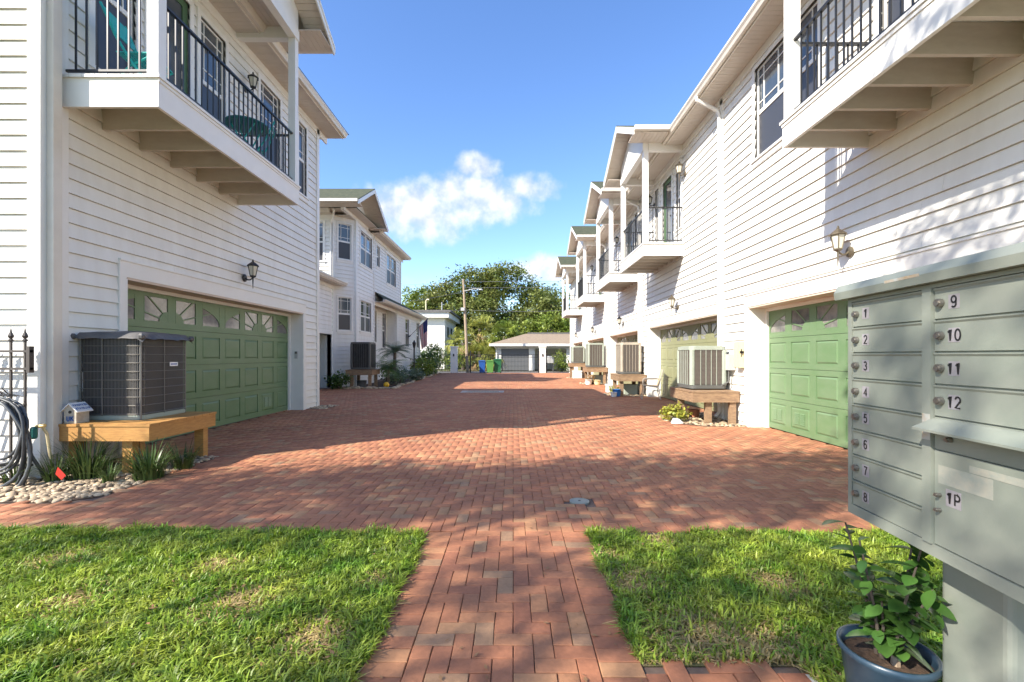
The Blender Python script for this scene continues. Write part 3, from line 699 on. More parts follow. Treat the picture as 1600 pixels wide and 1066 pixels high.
# ---- right hand garage row
RX = 4.47; FR = Frame((RX, 0, 0), (0, 1, 0), (-1, 0, 0))
units = [  # y0, y1, garage, balcony, extra windows, label
    (2.9, 9.81, (3.45, 8.70), (3.15, 5.82), [(6.72, 8.48, 4.97, 6.6, 2)], (6, 7), 'white clapboard townhouse whose green garage door stands behind the mailbox cluster'),
    (9.81, 16.10, (10.02, 15.04), (12.05, 14.62), [], (), 'white clapboard townhouse with a sling lawn chair before its garage door'),
    (16.10, 21.95, (16.36, 21.25), (16.30, 18.90), [], (), 'white clapboard townhouse with the tan air conditioner and blue bucket at its near side'),
    (21.95, 28.6, (22.6, 27.7), (22.35, 24.95), [], (), 'white clapboard townhouse with the orange and blue striped air conditioner at its near side'),
    (28.6, 35.5, (29.5, 34.3), (29.6, 32.2), [], (), 'white clapboard end townhouse of the garage row beside the far iron fence')]
for k, (ya, yb, gd, bc, wins, vents, lab) in enumerate(units):
    T = thing('townhouse', (RX, ya, 0), lab, 'townhouse', 'townhouses of the garage row'); sep = k < 2
    uc = (bc[0] + bc[1]) / 2
    bw = [(uc - 1.10, uc - .76, 4.78, 6.5), (uc + .74, uc + 1.10, 4.78, 6.5)]; dr = (uc - .40, uc + .34, 4.30, 6.45)
    ops = [(gd[0] - .01, gd[1] + .01, -.5, 2.26)] + [(a - .0, b, c, d) for a, b, c, d in bw] + [dr] + [w_[:4] for w_ in wins]
    wall(T, FR, ya + .06, yb - .06, 0, 6.92, ops, sep, zbase=-.10)
    for a, b, c, d in bw: window(T, FR, a, b, c, d)
    for a, b, c, d, q in wins: window(T, FR, a, b, c, d, q)
    entry_door(T, FR, *dr)
    garage_door(T, FR, gd[0], gd[1], 2.25, vents=vents, mt='door_green' if k == 0 else 'door_olive')
    MB().fb(FR, yb - .06, yb + .06, -.1, .045, 0, 6.8).build('corner_board', 'trim', T)
    if k == 0: MB().fb(FR, ya - .06, ya + .06, -.1, .045, 0, 6.8).build('corner_board', 'trim', T)
    balcony(T, FR, bc[0], bc[1], 1.07, 4.30, 3.97, 6.72, 5, k < 2)
    gable(T, FR, uc, 1.88, 1.47, 7.06, .95, 1.06, 1.27, 6.72)
    lo, hi = ya, yb
    eave(T, FR, lo, hi, .5, 6.86)
    body = MB(); body.fb(FR, ya, yb, -9.3, -9.1, 0, 6.9)
    if k == 0: body.fb(FR, ya, ya + .15, -9.1, -.16, 0, 6.9)
    if k == 4: body.fb(FR, yb - .15, yb, -9.1, -.16, 0, 6.9)
    body.build('rear_wall', 'siding', T)
    MB().prism_u(FR, [(.52, 6.99), (.52, 7.03), (-4.65, 9.5), (-9.8, 7.03), (-9.8, 6.95), (-4.65, 9.4)], ya - (.4 if k == 0 else 0), yb + (.4 if k == 4 else 0)).build('roof', 'shingle', T)
    downspout(T, FR, yb + .02 if k < 4 else yb - .1, 6.86, .5)
# ---- left townhouse with the bistro balcony
LX = -5.25; FL = Frame((LX, 0, 0), (0, 1, 0), (1, 0, 0)); LY0, LY1 = 5.115, 12.34
FLF = Frame((0, LY0, 0), (1, 0, 0), (0, -1, 0)); FLB = Frame((0, LY1, 0), (1, 0, 0), (0, 1, 0))
T = thing('townhouse', (LX, LY0, 0), 'white clapboard townhouse with turquoise bistro furniture on its balcony', 'townhouse')
wn0 = [(5.75, 6.38, 4.98, 7.04), (7.70, 8.37, 4.98, 7.04), (9.52, 10.33, 5.36, 7.08), (11.22, 11.64, 5.36, 7.08)]; dr = (6.62, 7.44, 4.585, 7.02)
wall(T, FL, LY0 + .28, LY1 - .10, 0, 7.5, [(6.22, 11.46, -.5, 2.40)] + wn0 + [dr], True, zbase=-.06)
for w_ in wn0: window(T, FL, *w_)
entry_door(T, FL, *dr); garage_door(T, FL, 6.23, 11.45, 2.39, vents=(6,))
wall(T, FLF, -12.5, LX - .08, 0, 7.5, [], True, zbase=-.06); wall(T, FLB, -12.5, LX - .1, 0, 7.5, [], False)
for q in (lambda b: b.fb(FL, LY0 - .045, LY0 + .28, -.1, .045, 0, 7.4), lambda b: b.fb(FLF, LX - .08, LX - .0005, -.1, .044, 0, 7.4), lambda b: b.fb(FL, LY1 - .10, LY1 + .04, -.1, .045, 0, 7.4)): q(MB()).build('corner_board', 'trim', T)
MB().fb(FL, LY0 + .02, LY0 + .12, .047, .125, .25, 7.45).build('downspout', 'gutter', T)
balcony(T, FL, 5.31, 8.80, 1.16, 4.585, 4.22, 7.33, 5, True)
gable(T, FL, 7.05, 2.36, 1.58, 7.70, 1.25, 1.15, 1.74, 7.33)
eave(T, FL, LY0 - .5, LY1 + .55, .5, 7.42); eave(T, FLB, -12.5, LX, .55, 7.421)
rf = MB(); x0, x1, y0, y1, zr = -12.6, LX + .62, LY0 - .6, LY1 + .67, 7.58
yc = (y0 + y1) / 2
rf.add([(x0, y0, zr), (x1, y0, zr), (x1, y1, zr), (x0, y1, zr), (x0, yc, zr + 1.9), (x1 - 3.6, yc, zr + 1.9)], [(0, 1, 5, 4), (1, 2, 5), (2, 3, 4, 5), (0, 4, 3), (0, 3, 2, 1)]); rf.build('roof', 'shingle', T)
# ---- bay-window house further down on the left
T = thing('bay_window_house', (-7.0, 19.7, 0), 'white two-storey bay window house behind the flag and garden bed', 'house')
FB_ = Frame((-7.0, 0, 0), (0, 1, 0), (1, 0, 0)); FBL = Frame((-7.6, 0, 0), (0, 1, 0), (1, 0, 0)); FW = Frame((-7.72, 0, 0), (0, 1, 0), (1, 0, 0))
FBF = Frame((0, 19.7, 0), (1, 0, 0), (0, -1, 0)); FJ = Frame((0, 27.6, 0), (1, 0, 0), (0, -1, 0)); FE = Frame((0, 28.6, 0), (1, 0, 0), (0, 1, 0)); FE2 = Frame((0, 34.5, 0), (1, 0, 0), (0, 1, 0)); FWF = Frame((0, 14.0, 0), (1, 0, 0), (0, -1, 0))
dgu = Vector((.72, .80, 0)).normalized(); dgl = math.hypot(.72, .8); FD = Frame((-7.72, 19.7, 0), dgu, (dgu.y, -dgu.x, 0))
wd = [(.24, .84, 5.55, 7.1), (.24, .84, 2.45, 3.9)]
wall(T, FD, .06, dgl - .06, 0, 7.4, wd, False)
for w_ in wd: window(T, FD, *w_, cas=.06)
wu = [(21.05, 22.75, 5.6, 7.1, 2), (23.5, 24.05, 5.95, 7.0, 1), (25.4, 27.35, 5.4, 7.0, 2), (21.05, 22.6, 2.48, 3.9, 2)]
wall(T, FB_, 20.56, 23.1, 0, 7.4, [w_[:4] for w_ in wu], False); wall(T, FB_, 23.1, 28.5, 4.05, 7.4, [w_[:4] for w_ in wu], False)
for w_ in wu: window(T, FB_, *w_)
wl2 = [(25.1, 25.5, 2.1, 3.85, 1), (26.65, 27.35, 1.8, 3.85, 1)]; wall(T, FBL, 23.1, 27.55, 0, 4.1, [w_[:4] for w_ in wl2], False)
for w_ in wl2: window(T, FBL, *w_, cas=.06)
wl3 = [(29.8, 30.8, 1.93, 3.75, 1), (33.2, 34.1, 1.93, 3.75, 1)]; wall(T, FB_, 27.66, 34.4, 0, 4.05, [w_[:4] for w_ in wl3], False, name='garden_wall')
for w_ in wl3: window(T, FB_, *w_)
wall(T, FJ, -7.58, -7.02, 0, 4.05, [], False)
wf = [(-8.95, -8.12, 5.4, 7.05)]; wall(T, FBF, -13, -7.76, 4.3, 7.4, wf, False); window(T, FBF, *wf[0])
wall(T, FE, -13, -7.02, 4.05, 7.4, [], False); wall(T, FE2, -13, -7.02, 0, 4.05, [], False)
wall(T, FW, 14.05, 19.62, 0, 4.35, [(17.6, 19.5, -.5, 2.25)], False); wall(T, FWF, -13, -7.78, 0, 4.35, [], False)
dj = MB(); dj.fb(FW, 17.58, 17.6, -.6, .03, 0, 2.25); dj.fb(FW, 19.5, 19.52, -.6, .03, 0, 2.25); dj.fb(FW, 17.58, 19.52, -.6, .03, 2.25, 2.27); dj.fb(FW, 17.5, 17.58, -.02, .035, 0, 2.36); dj.fb(FW, 19.52, 19.6, -.02, .035, 0, 2.36); dj.fb(FW, 17.5, 19.6, -.02, .038, 2.27, 2.40)
dj.build('door_frame', 'trim', T); MB().fb(FW, 17.6, 19.5, -.62, -.56, 0, 2.25).build('passage_door', 'entry_green', T)
for fr_, a_, b_, c_, d_ in ((FB_, 20.42, 20.56, 0, 7.35), (FD, -.02, .06, 0, 7.35), (FB_, 28.5, 28.62, 4.05, 7.35), (FB_, 27.58, 27.66, 0, 4.05), (FB_, 34.4, 34.52, 0, 4.05), (FB_, 23.05, 23.12, 0, 7.35)): MB().fb(fr_, a_, b_, -.1, .045, c_, d_).build('corner_board', 'trim', T)
gable(T, FB_, 20.6, 2.2, .8, 7.62, 1.2, .0, 1.6, 7.38, nback=-6, nsof=-6, ngut=-6)
MB().box(-12.9, -7.0, 19.75, 28.5, 7.36, 7.40).box(-12.9, -7.66, 14.05, 19.7, 4.36, 4.40).box(-13, -7.0, 23.1, 34.4, 4.06, 4.10).build('ceiling', 'soffit', T)
eave(T, FB_, 22.6, 29.1, .45, 7.38); eave(T, FB_, 23.2, 35.0, .45, 4.06); eave(T, FW, 13.6, 19.95, .45, 4.36); eave(T, FBF, -13, -7.7, .4, 7.381); eave(T, FE, -13, -7.0, .5, 7.382)
r2 = MB(); r2.add([(-13.2, 19.2, 7.54), (-6.52, 19.2, 7.54), (-6.52, 29.1, 7.54), (-13.2, 29.1, 7.54), (-9.8, 22.6, 9.2), (-9.8, 25.8, 9.2)], [(0, 1, 4), (1, 2, 5, 4), (2, 3, 5), (3, 0, 4, 5), (0, 3, 2, 1)])
r2.add([(-7.05, 23.2, 4.62), (-6.5, 23.2, 4.22), (-6.5, 35, 4.22), (-7.05, 28.6, 4.62), (-9, 28.65, 5.1), (-9, 35, 5.1)], [(0, 1, 2, 3), (3, 2, 5, 4)])
r2.add([(-7.22, 13.6, 4.52), (-7.22, 19.95, 4.52), (-9.5, 19.69, 5.6), (-9.5, 13.6, 5.6)], [(0, 1, 2, 3)]); r2.build('roof', 'shingle', T)
MB().box(-13.1, -6.56, 19.25, 29.05, 7.515, 7.53).build('eave_soffit', 'soffit', T)
MB().tube([(-7.45, 19.15, 7.45), (-7.6, 19.45, 7.2), (-7.78, 19.66, 7.0), (-7.78, 19.66, 4.6)], .04, 6).build('downspout', 'trim', T)

# ------------------------------------------------------------------ wall lanterns
def lantern(mt):
    t = thing('wall_lantern', (0, 0, 0), 'x', 'lantern')
    MB().tube([(0, 0, 0), (.012, 0, 0), (.022, 0, 0)], [.062, .062, .04], 14).build('back_plate', mt, t)
    pts = [(.015, 0, .0), (.05, 0, -.028), (.09, 0, -.03), (.125, 0, -.01), (.14, 0, .03)]
    MB().tube(pts, [.013, .012, .011, .011, .012], 7).build('arm', mt, t)
    fr = MB()
    for k in range(6):
        a = 2 * math.pi * k / 6; fr.tube([(.14 + .046 * math.cos(a), .046 * math.sin(a), .035), (.14 + .078 * math.cos(a), .078 * math.sin(a), .19)], .0055, 5)
    fr.lathe((.14, 0, 0), [(.012, .0), (.05, .022), (.05, .037)], 6); fr.lathe((.14, 0, 0), [(.082, .186), (.10, .192), (.088, .205), (.045, .24), (.016, .262), (.016, .275), (.006, .30)], 6)
    fr.build('cage', mt, t)
    MB().lathe((.14, 0, 0), [(.042, .036), (.073, .188)], 6).build('glass_shade', 'lamp_glass', t)
    MB().tube([(.14, 0, .01), (.14, 0, -.06), (.14, 0, -.17)], [.012, .009, .004], 6).build('tail', mt, t)
    return t
lb = lantern('black_metal'); lz = lantern('bronze')
used = set()
def put_lantern(src, p, rz, label, sc=1.0):
    o = src if src.name not in used else copy_tree(src); used.add(src.name)
    tag(o, label, 'lantern', 'wall lanterns'); place(o, p, rz, sc)
put_lantern(lb, (LX + .026, 8.95, 2.86), 0, 'black wall lantern on the bistro-balcony townhouse, above its garage door', 1.2)
put_lantern(lb, (LX + .026, 8.98, 6.55), 0, 'black wall lantern beside the balcony door above the turquoise bistro table', 1.1)
put_lantern(lz, (RX - .026, 6.08, 2.72), math.pi, 'bronze wall lantern above the garage door behind the mailbox cluster', 1.15)
put_lantern(lz, (RX - .026, 12.45, 2.66), math.pi, 'bronze wall lantern above the garage door with the lawn chair', 1.15)
put_lantern(lz, (RX - .026, 11.92, 6.05), math.pi, 'bronze wall lantern beside the balcony door above the lawn chair garage', 1.1)
put_lantern(lb, (RX - .026, 14.5, 6.1), math.pi, 'black wall lantern at the far window of the balcony above the lawn chair', 1.1)
for yy, lab in ((18.6, 'black wall lantern above the garage with the tan air conditioner'), (24.95, 'black wall lantern above the garage with the striped air conditioner'), (31.6, 'black wall lantern above the end garage of the row')):
    put_lantern(lb, (RX - .026, yy, 2.62), math.pi, lab, 1.15)
for yy, lab in ((19.1, 'black wall lantern on the balcony above the tan air conditioner'), (25.15, 'black wall lantern on the balcony above the striped air conditioner')):
    put_lantern(lb, (RX - .026, yy, 6.0), math.pi, lab, 1.1)
def cam_box(p, rz, label):
    t = thing('security_camera', p, label, 'camera'); t.rotation_euler = (0, 0, rz)
    MB().tube([(0, 0, 0), (.02, 0, 0)], .04, 10).tube([(.02, 0, 0), (.07, 0, .02)], .015, 8).build('mount', 'trim', t)
    o = MB().tube([(.05, -.08, .03), (.07, .10, .02)], .035, 10).build('body', 'grey_box', t)
cam_box((LX + .046, 12.2, 2.85), 0, 'small security camera on the corner of the bistro-balcony townhouse')
cam_box((RX - .046, 22.1, 2.72), math.pi, 'small security camera between the row garages')
kp = thing('door_keypad', (LX - .13, 11.44, 1.36), 'small grey keypad in the jamb of the sunburst garage door', 'keypad')
MB().box(LX - .17, LX - .10, 11.415, 11.445, 1.28, 1.46).build('case', 'grey_box', kp); MB().box(LX - .16, LX - .11, 11.408, 11.416, 1.40, 1.45).build('cover', 'ac_dark', kp)

# ------------------------------------------------------------------ condenser units and their timber stands
def stand(x0, x1, y0, y1, zt, mt, label, legs, rim=.19):
    t = thing('timber_stand', ((x0 + x1) / 2, (y0 + y1) / 2, 0), label, 'stand', 'timber air conditioner stands'); b = .04
    MB().box(x0, x1, y0, y0 + b, zt - rim, zt - .002).build('rim_board', mt, t); MB().box(x0, x1, y1 - b, y1, zt - rim, zt - .002).build('rim_board', mt, t)
    MB().box(x0, x0 + b, y0 + b + .002, y1 - b - .002, zt - rim, zt - .002).build('rim_board', mt, t); MB().box(x1 - b, x1, y0 + b + .002, y1 - b - .002, zt - rim, zt - .002).build('rim_board', mt, t)
    k = max(4, int((y1 - y0) / .14)); h = (y1 - y0 + .02) / k
    for i in range(k): MB().box(x0 - .012, x1 + .012, y0 - .012 + i * h + .003, y0 - .012 + (i + 1) * h - .003, zt, zt + .028).build('deck_board', mt, t)
    for x, y in legs: MB().box(x - .06, x + .06, y - .045, y + .045, -.02, zt - .03).build('leg', mt, t)
    return t
# caged unit (left)
stand(-5.18, -4.11, 5.20, 6.36, .55, 'wood_new', 'honey-coloured new timber stand under the caged air conditioner', [(-4.42, 5.32), (-4.20, 6.20), (-5.05, 5.34), (-5.05, 6.2)], rim=.165)
def caged_ac(loc, w, d, h, label):
    t = thing('air_conditioner', loc, label, 'air conditioner')
    MB().rrect(w, d, .07, 0, .055).rrect(w + .012, d + .012, .075, .012, .04).build('base_pan', 'ac_pale', t)
    MB().rrect(w - .03, d - .03, .06, .055, h - .05).build('coil', 'ac_core', t)
    g = MB(); rad = .07; per = []
    for qx, qy, a0 in ((1, 1, 0), (-1, 1, 90), (-1, -1, 180), (1, -1, 270)):
        for k in range(6):
            a = R(a0 + 90 * k / 5); per.append((qx * (w / 2 - rad) + rad * math.cos(a), qy * (d / 2 - rad) + rad * math.sin(a)))
    L = 0; P2 = per + [per[0]]; step = .0165
    for (xa, ya), (xb, yb) in zip(P2, P2[1:]):
        sl = math.hypot(xb - xa, yb - ya); q = max(1, int(sl / step))
        for i in range(q):
            x, y = xa + (xb - xa) * i / q, ya + (yb - ya) * i / q; g.box(x - .0016, x + .0016, y - .0016, y + .0016, .05, h - .05)
    g.build('cage_wires', 'ac_wire', t, stuff=True)
    for i in range(10):
        z = .07 + (h - .14) * i / 9; MB().tube([(x * 1.004, y * 1.004, z) for x, y in P2], .0045, 4, cap=False).build('cage_ring', 'ac_wire', t)
    for sx, sy in ((1, 1), (1, -1), (-1, 1), (-1, -1)): MB().tube([(sx * (w / 2 - .018), sy * (d / 2 - .018), .0), (sx * (w / 2 - .018), sy * (d / 2 - .018), h - .03)], .011, 6).build('corner_rod', 'ac_wire', t)
    for q in (0, 1):
        xx = [(-.08, -d / 2 - .006), (w / 2 + .006, -.03)][q]; MB().tube([(xx[0], xx[1], .05), (xx[0], xx[1], h - .05)], .006, 5).build('stay_rod', 'ac_wire', t)
    tp = MB(); n = 14; grid = []
    for j in range(n + 1):
        for i in range(n + 1):
            u_, v_ = i / n * 2 - 1, j / n * 2 - 1; edge = max(abs(u_), abs(v_)); dome = .045 * (1 - edge ** 2) + .010 * random.random()
            z = h - .03 + dome - (.055 * max(0, (edge - .86) / .14) + (.012 * random.random() if edge > .99 else 0)) - (.05 if abs(u_) > .9 and abs(v_) > .9 else 0)
            grid.append((u_ * (w / 2 + .045 * (.6 + .6 * edge)), v_ * (d / 2 + .045 * (.6 + .6 * edge)), z))
    tp.add(grid, [(j * (n + 1) + i, j * (n + 1) + i + 1, (j + 1) * (n + 1) + i + 1, (j + 1) * (n + 1) + i) for j in range(n) for i in range(n)])
    tp.build('top_cover', 'tarp', t, smooth=True)
    for sx, sy in ((1, -1), (-1, -1), (1, 1)): MB().lathe((loc[0] * 0 + sx * (w / 2 + .03), sy * (d / 2 + .03), h - .10), [(.01, .0), (.035, .02), (.04, .05), (.02, .075)], 7).build('cover_tie', 'tarp', t)
    pl = MB().box(w / 2 + .006, w / 2 + .010, .06, .20, h * .60, h * .60 + .052).build('maker_plate', 'label_white', t)
    MB().box(w / 2 + .0102, w / 2 + .0108, .075, .185, h * .60 + .018, h * .60 + .034).build('print', 'ink_blue', pl)
    return t
ac = caged_ac((0, 0, 0), .76, .78, 1.06, 'dark caged air conditioner with a grey cover on the honey timber stand'); place(ac, (-4.83, 5.90, .58))
def louvre_ac(w, d, h, body, fin, label, slat=.105, bands=True):
    t = thing('air_conditioner', (0, 0, 0), label, 'air conditioner')
    MB().rrect(w + .02, d + .02, .11, 0, .07).build('base_pan', 'ac_dark', t); MB().rrect(w - .05, d - .05, .085, .07, h - .06).build('coil', fin, t)
    MB().rrect(w + .01, d + .01, .105, h - .07, h).rrect(w - .1, d - .1, .06, h, h + .012).build('top_cap', body, t)
    for sx, sy in ((1, 1), (1, -1), (-1, 1), (-1, -1)):
        MB().rrect(.10, .10, .04, .07, h - .07, cx=sx * (w / 2 - .047), cy=sy * (d / 2 - .047)).build('corner_post', body, t)
    v, hz = MB(), MB()
    for s in (-1, 1):
        for ln, other, ax in ((w, d, 0), (d, w, 1)):
            a, b = -ln / 2 + .10, ln / 2 - .10; q = max(2, round((b - a) / slat)); o = s * (other / 2 - .012)
            for i in range(1, q):
                c = a + (b - a) * i / q
                v.box(c - .0045, c + .0045, o - .012, o + .010, .07, h - .07) if ax == 0 else v.box(o - .012, o + .010, c - .0045, c + .0045, .07, h - .07)
            z = .09
            while z < h - .09:
                o2 = s * (other / 2 - .018)
                hz.box(a, b, o2 - .010, o2 + .006, z, z + .010) if ax == 0 else hz.box(o2 - .010, o2 + .006, a, b, z, z + .010)
                z += .026
    v.build('louvre_bars', body, t, stuff=True); hz.build('louvre_fins', fin, t, stuff=True)
    return t
def lines(p, ym, zb, mats='hose'):
    pass
a1 = louvre_ac(.74, .80, .86, 'ac_pale', 'ac_fin', 'pale green air conditioner on the weathered stand by the yellow plant'); place(a1, (3.98, 9.78, .68))
stand(3.52, 4.43, 9.02, 10.32, .625, 'wood_old', 'weathered timber stand ringed by river stones and a yellow plant', [(3.86, 9.14), (3.62, 9.95), (4.32, 9.10), (4.32, 10.2)])
a2 = louvre_ac(.70, .85, 1.05, 'ac_tan', 'ac_fin', 'tall tan air conditioner beside the sling lawn chair'); place(a2, (3.99, 16.02, .74))
stand(3.5, 4.42, 15.3, 16.6, .69, 'wood_old', 'weathered timber stand under the tall tan air conditioner', [(3.62, 15.42), (4.3, 15.42), (3.62, 16.45), (4.3, 16.45)])
a3 = louvre_ac(.76, .85, 1.12, 'ac_pale', 'ac_fin', 'pale air conditioner with orange and blue stripes and a hoop guard'); place(a3, (3.92, 22.2, .82))
for i in range(7):
    z = .14 + i * .135
    for nm, mt_, off in (('stripe_panel', 'orange_stripe' if i % 2 == 0 else 'blue_stripe', 0),):
        MB().box(-.20, .17, -.436, -.428, z, z + .10).build(nm, mt_, a3); MB().box(-.392, -.384, -.26, .26, z, z + .10).build(nm, 'blue_stripe' if i % 2 == 0 else 'orange_stripe', a3)
MB().tube([(-.32, -.36, 1.1), (-.29, -.36, 1.27), (-.22, -.36, 1.31), (.22, -.36, 1.31), (.29, -.36, 1.27), (.32, -.36, 1.1)], .018, 6).build('hoop_guard', 'label_white', a3)
stand(3.45, 4.42, 21.6, 22.9, .77, 'wood_old', 'weathered timber stand under the striped air conditioner', [(3.6, 21.75), (4.3, 21.75), (3.6, 22.75), (4.3, 22.75)])
a4 = louvre_ac(.75, .85, 1.0, 'ac_pale', 'ac_fin', 'pale air conditioner before the end garage of the row', slat=.07); place(a4, (3.95, 28.3, .92))
stand(3.45, 4.42, 27.7, 29.0, .87, 'wood_old', 'weathered timber stand before the end garage of the row', [(3.6, 27.85), (4.3, 27.85), (3.6, 28.85), (4.3, 28.85)])
a5 = louvre_ac(.84, .80, 1.12, 'ac_dark', 'ac_core', 'charcoal air conditioner on a stand beside the garden bed', slat=.09); place(a5, (-6.36, 19.55, .79))
MB().box(-.33, -.2, -.408, -.401, .80, 1.02).build('label_plate', 'label_white', a5); MB().box(.25, .32, -.408, -.401, .93, 1.02).build('label_plate', 'label_white', a5)
stand(-6.92, -5.82, 19.0, 20.1, .74, 'wood_old', 'brown timber stand beside the garden bed by the bay window', [(-6.7, 19.12), (-5.95, 19.12), (-6.7, 19.95), (-5.95, 19.95)])
for o, pts in ((a1, [(.36, -.1, .12), (.43, -.2, .1), (.46, -.3, .02)]), (a2, [(.34, -.3, .1), (.42, -.42, .1), (.44, -.5, 0)])):
    MB().tube(pts, .03, 7).build('refrigerant_line', 'ac_dark', o)
MB().box(.24, .33, -.437, -.43, .72, .98).build('label_plate', 'label_white', a2)
MB().box(-.374, -.366, -.1, -.02, .73, .77).build('label_plate', 'steel', a1)
MB().box(.15, .35, -.41, -.40, .07, .36).build('service_panel', 'ac_dark', a1)
# electrical boxes and meters on the walls
eb = thing('meter_box', (RX - .02, 8.98, 1.35), 'cream electrical box with black tape marks beside the garage door', 'electrical box')
MB().box(RX - .13, RX - .024, 8.86, 9.06, 1.12, 1.62).build('case', 'beige_box', eb); MB().box(RX - .142, RX - .131, 8.87, 9.05, 1.13, 1.61).build('lid', 'beige_box', eb)
MB().box(RX - .115, RX - .04, 8.853, 8.859, 1.40, 1.44).box(RX - .095, RX - .08, 8.853, 8.859, 1.33, 1.48).box(RX - .065, RX - .05, 8.853, 8.859, 1.36, 1.42).build('tape_marks', 'ink', eb)
for p, lab in (((RX - .09, 9.32, 1.22), 'grey disconnect box behind the pale green air conditioner'), ((RX - .09, 15.9, 1.3), 'grey disconnect box behind the tall tan air conditioner')):
    b = thing('disconnect_box', p, lab, 'electrical box'); MB().box(p[0] - .06, p[0] + .065, p[1] - .1, p[1] + .1, p[2] - .16, p[2] + .16).build('case', 'grey_box', b)
    MB().tube([(p[0] - .02, p[1], p[2] - .16), (p[0] - .03, p[1], p[2] - .4), (p[0] - .2, p[1] + .1, p[2] - .52)], .018, 6).build('conduit', 'ac_dark', b)
b = thing('disconnect_box', (LX + .07, 5.62, 1.05), 'white disconnect box behind the caged air conditioner', 'electrical box'); MB().box(LX + .026, LX + .12, 5.54, 5.70, .92, 1.16).build('case', 'trim', b); MB().tube([(LX + .08, 5.66, .92), (LX + .1, 5.7, .84), (LX + .2, 5.8, .80)], .014, 6).build('conduit', 'grey_box', b)

# ------------------------------------------------------------------ mailbox cluster
mu = Vector((-.0872, -.9962, 0)); mn = Vector((-.9962, .0872, 0)); MO = Vector((1.335, 1.82, 0)); FM = Frame(MO, mu, mn)
cbu = thing('mailbox_cluster', MO + mu * .39 - mn * .24, 'pale grey-green cluster mailbox of twelve numbered doors on a pedestal', 'mailbox')
MB().fb(FM, 0, .775, -.46, 0, .735, 1.585).build('cabinet', 'cbu', cbu)
MB().prism_u(FM, [(-.49, 1.572), (.042, 1.572), (.046, 1.600), (.030, 1.628), (-.45, 1.66), (-.49, 1.64)], -.035, .81).build('hood', 'cbu', cbu)
face = MB(); t = .012
face.fb(FM, 0, .775, 0, t, .735, .772); face.fb(FM, 0, .775, 0, t, 1.558, 1.571); face.fb(FM, 0, .022, 0, t, .772, 1.558); face.fb(FM, .374, .408, 0, t + .006, .7725, 1.5575); face.fb(FM, .753, .775, 0, t, .772, 1.558)
face.build('face_frame', 'cbu', cbu)
def lock(u, z, r=.0125, parent=None):
    l = MB().tube([FM.p(u, .010, z), FM.p(u, .022, z)], r, 16).tube([FM.p(u, .022, z), FM.p(u, .026, z)], r * .72, 14).build('lock', 'steel', parent)
def mdoor(num, u0, u1, z0, z1, lu, du, size=.034):
    g = .0028
    dd = MB(); dd.fb(FM, u0 + g, u1 - g, 0, .0085, z0 + g, z1 - g); dd.prism_u(FM, [(.0086, z1 - g - .010), (.0125, z1 - g - .004), (.0125, z1 - g), (.0086, z1 - g)], u0 + g, u1 - g)
    d = dd.build('mail_door', 'cbu', cbu); d['label'] = 'mail door numbered ' + num; lock(lu, (z0 + z1) / 2, parent=d)
    pl = MB().fb(FM, du - .019, du + .019, .0087, .0093, (z0 + z1) / 2 - .021, (z0 + z1) / 2 + .021).build('number_decal', 'decal', d)
    text_obj('numeral', num, size, 'ink', d, FM.p(du, .0102, (z0 + z1) / 2), mu, (0, 0, 1))
zt, hh = 1.558, .09825
for i in range(8): mdoor(str(i + 1), .022, .374, zt - (i + 1) * hh, zt - i * hh, .050, .098)
for i in range(4): mdoor(str(i + 9), .408, .753, zt - (i + 1) * hh, zt - i * hh, .436, .480, .036)
z1 = zt - 4 * hh
mm = MB().fb(FM, .411, .750, 0, .0085, z1 - .098, z1 - .002).build('outgoing_door', 'cbu', cbu)
MB().prism_u(FM, [(.009, z1 - .006), (.070, z1 - .034), (.070, z1 - .041), (.009, z1 - .030)], .405, .757).build('slot_hood', 'cbu', mm); lock(.47, z1 - .062, .008, mm)
pd = MB().fb(FM, .411, .750, 0, .0085, .776, z1 - .102).build('parcel_door', 'cbu', cbu); pd['label'] = 'large parcel door marked 1P'
lock(.432, .93, .006, pd); lock(.432, .885, .006, pd)
MB().fb(FM, .452, .504, .0087, .0093, .905, .955).build('number_decal', 'decal', pd); text_obj('numeral', '1P', .036, 'ink', pd, FM.p(.478, .0102, .93), mu, (0, 0, 1))
MB().fb(FM, .425, .60, .0086, .0090, .965, 1.02).build('old_sticker', 'residue', pd); MB().fb(FM, .53, .70, .0091, .0094, 1.022, 1.042).build('old_sticker', 'residue', pd)
MB().fb(FM, .25, .40, .0455, .0460, 1.596, 1.605).build('worn_sticker', 'rust', cbu); MB().fb(FM, .376, .406, .0182, .0186, 1.09, 1.17).build('rust_stain', 'rust', cbu)
ped = MB(); ped.prism_n(FM, [(.262, .0), (.502, .0), (.502, .7345), (.262, .7345)], -.36, -.12); ped.fb(FM, .22, .54, -.40, -.08, -.01, .03); po = ped.build('pedestal', 'cbu', cbu)
bv = po.modifiers.new('bevel', 'BEVEL'); bv.width = .02; bv.segments = 3
pad = sheet('mailbox_pad', [(1.235, 2.3, .6, 1.95)], .002, 'concrete')
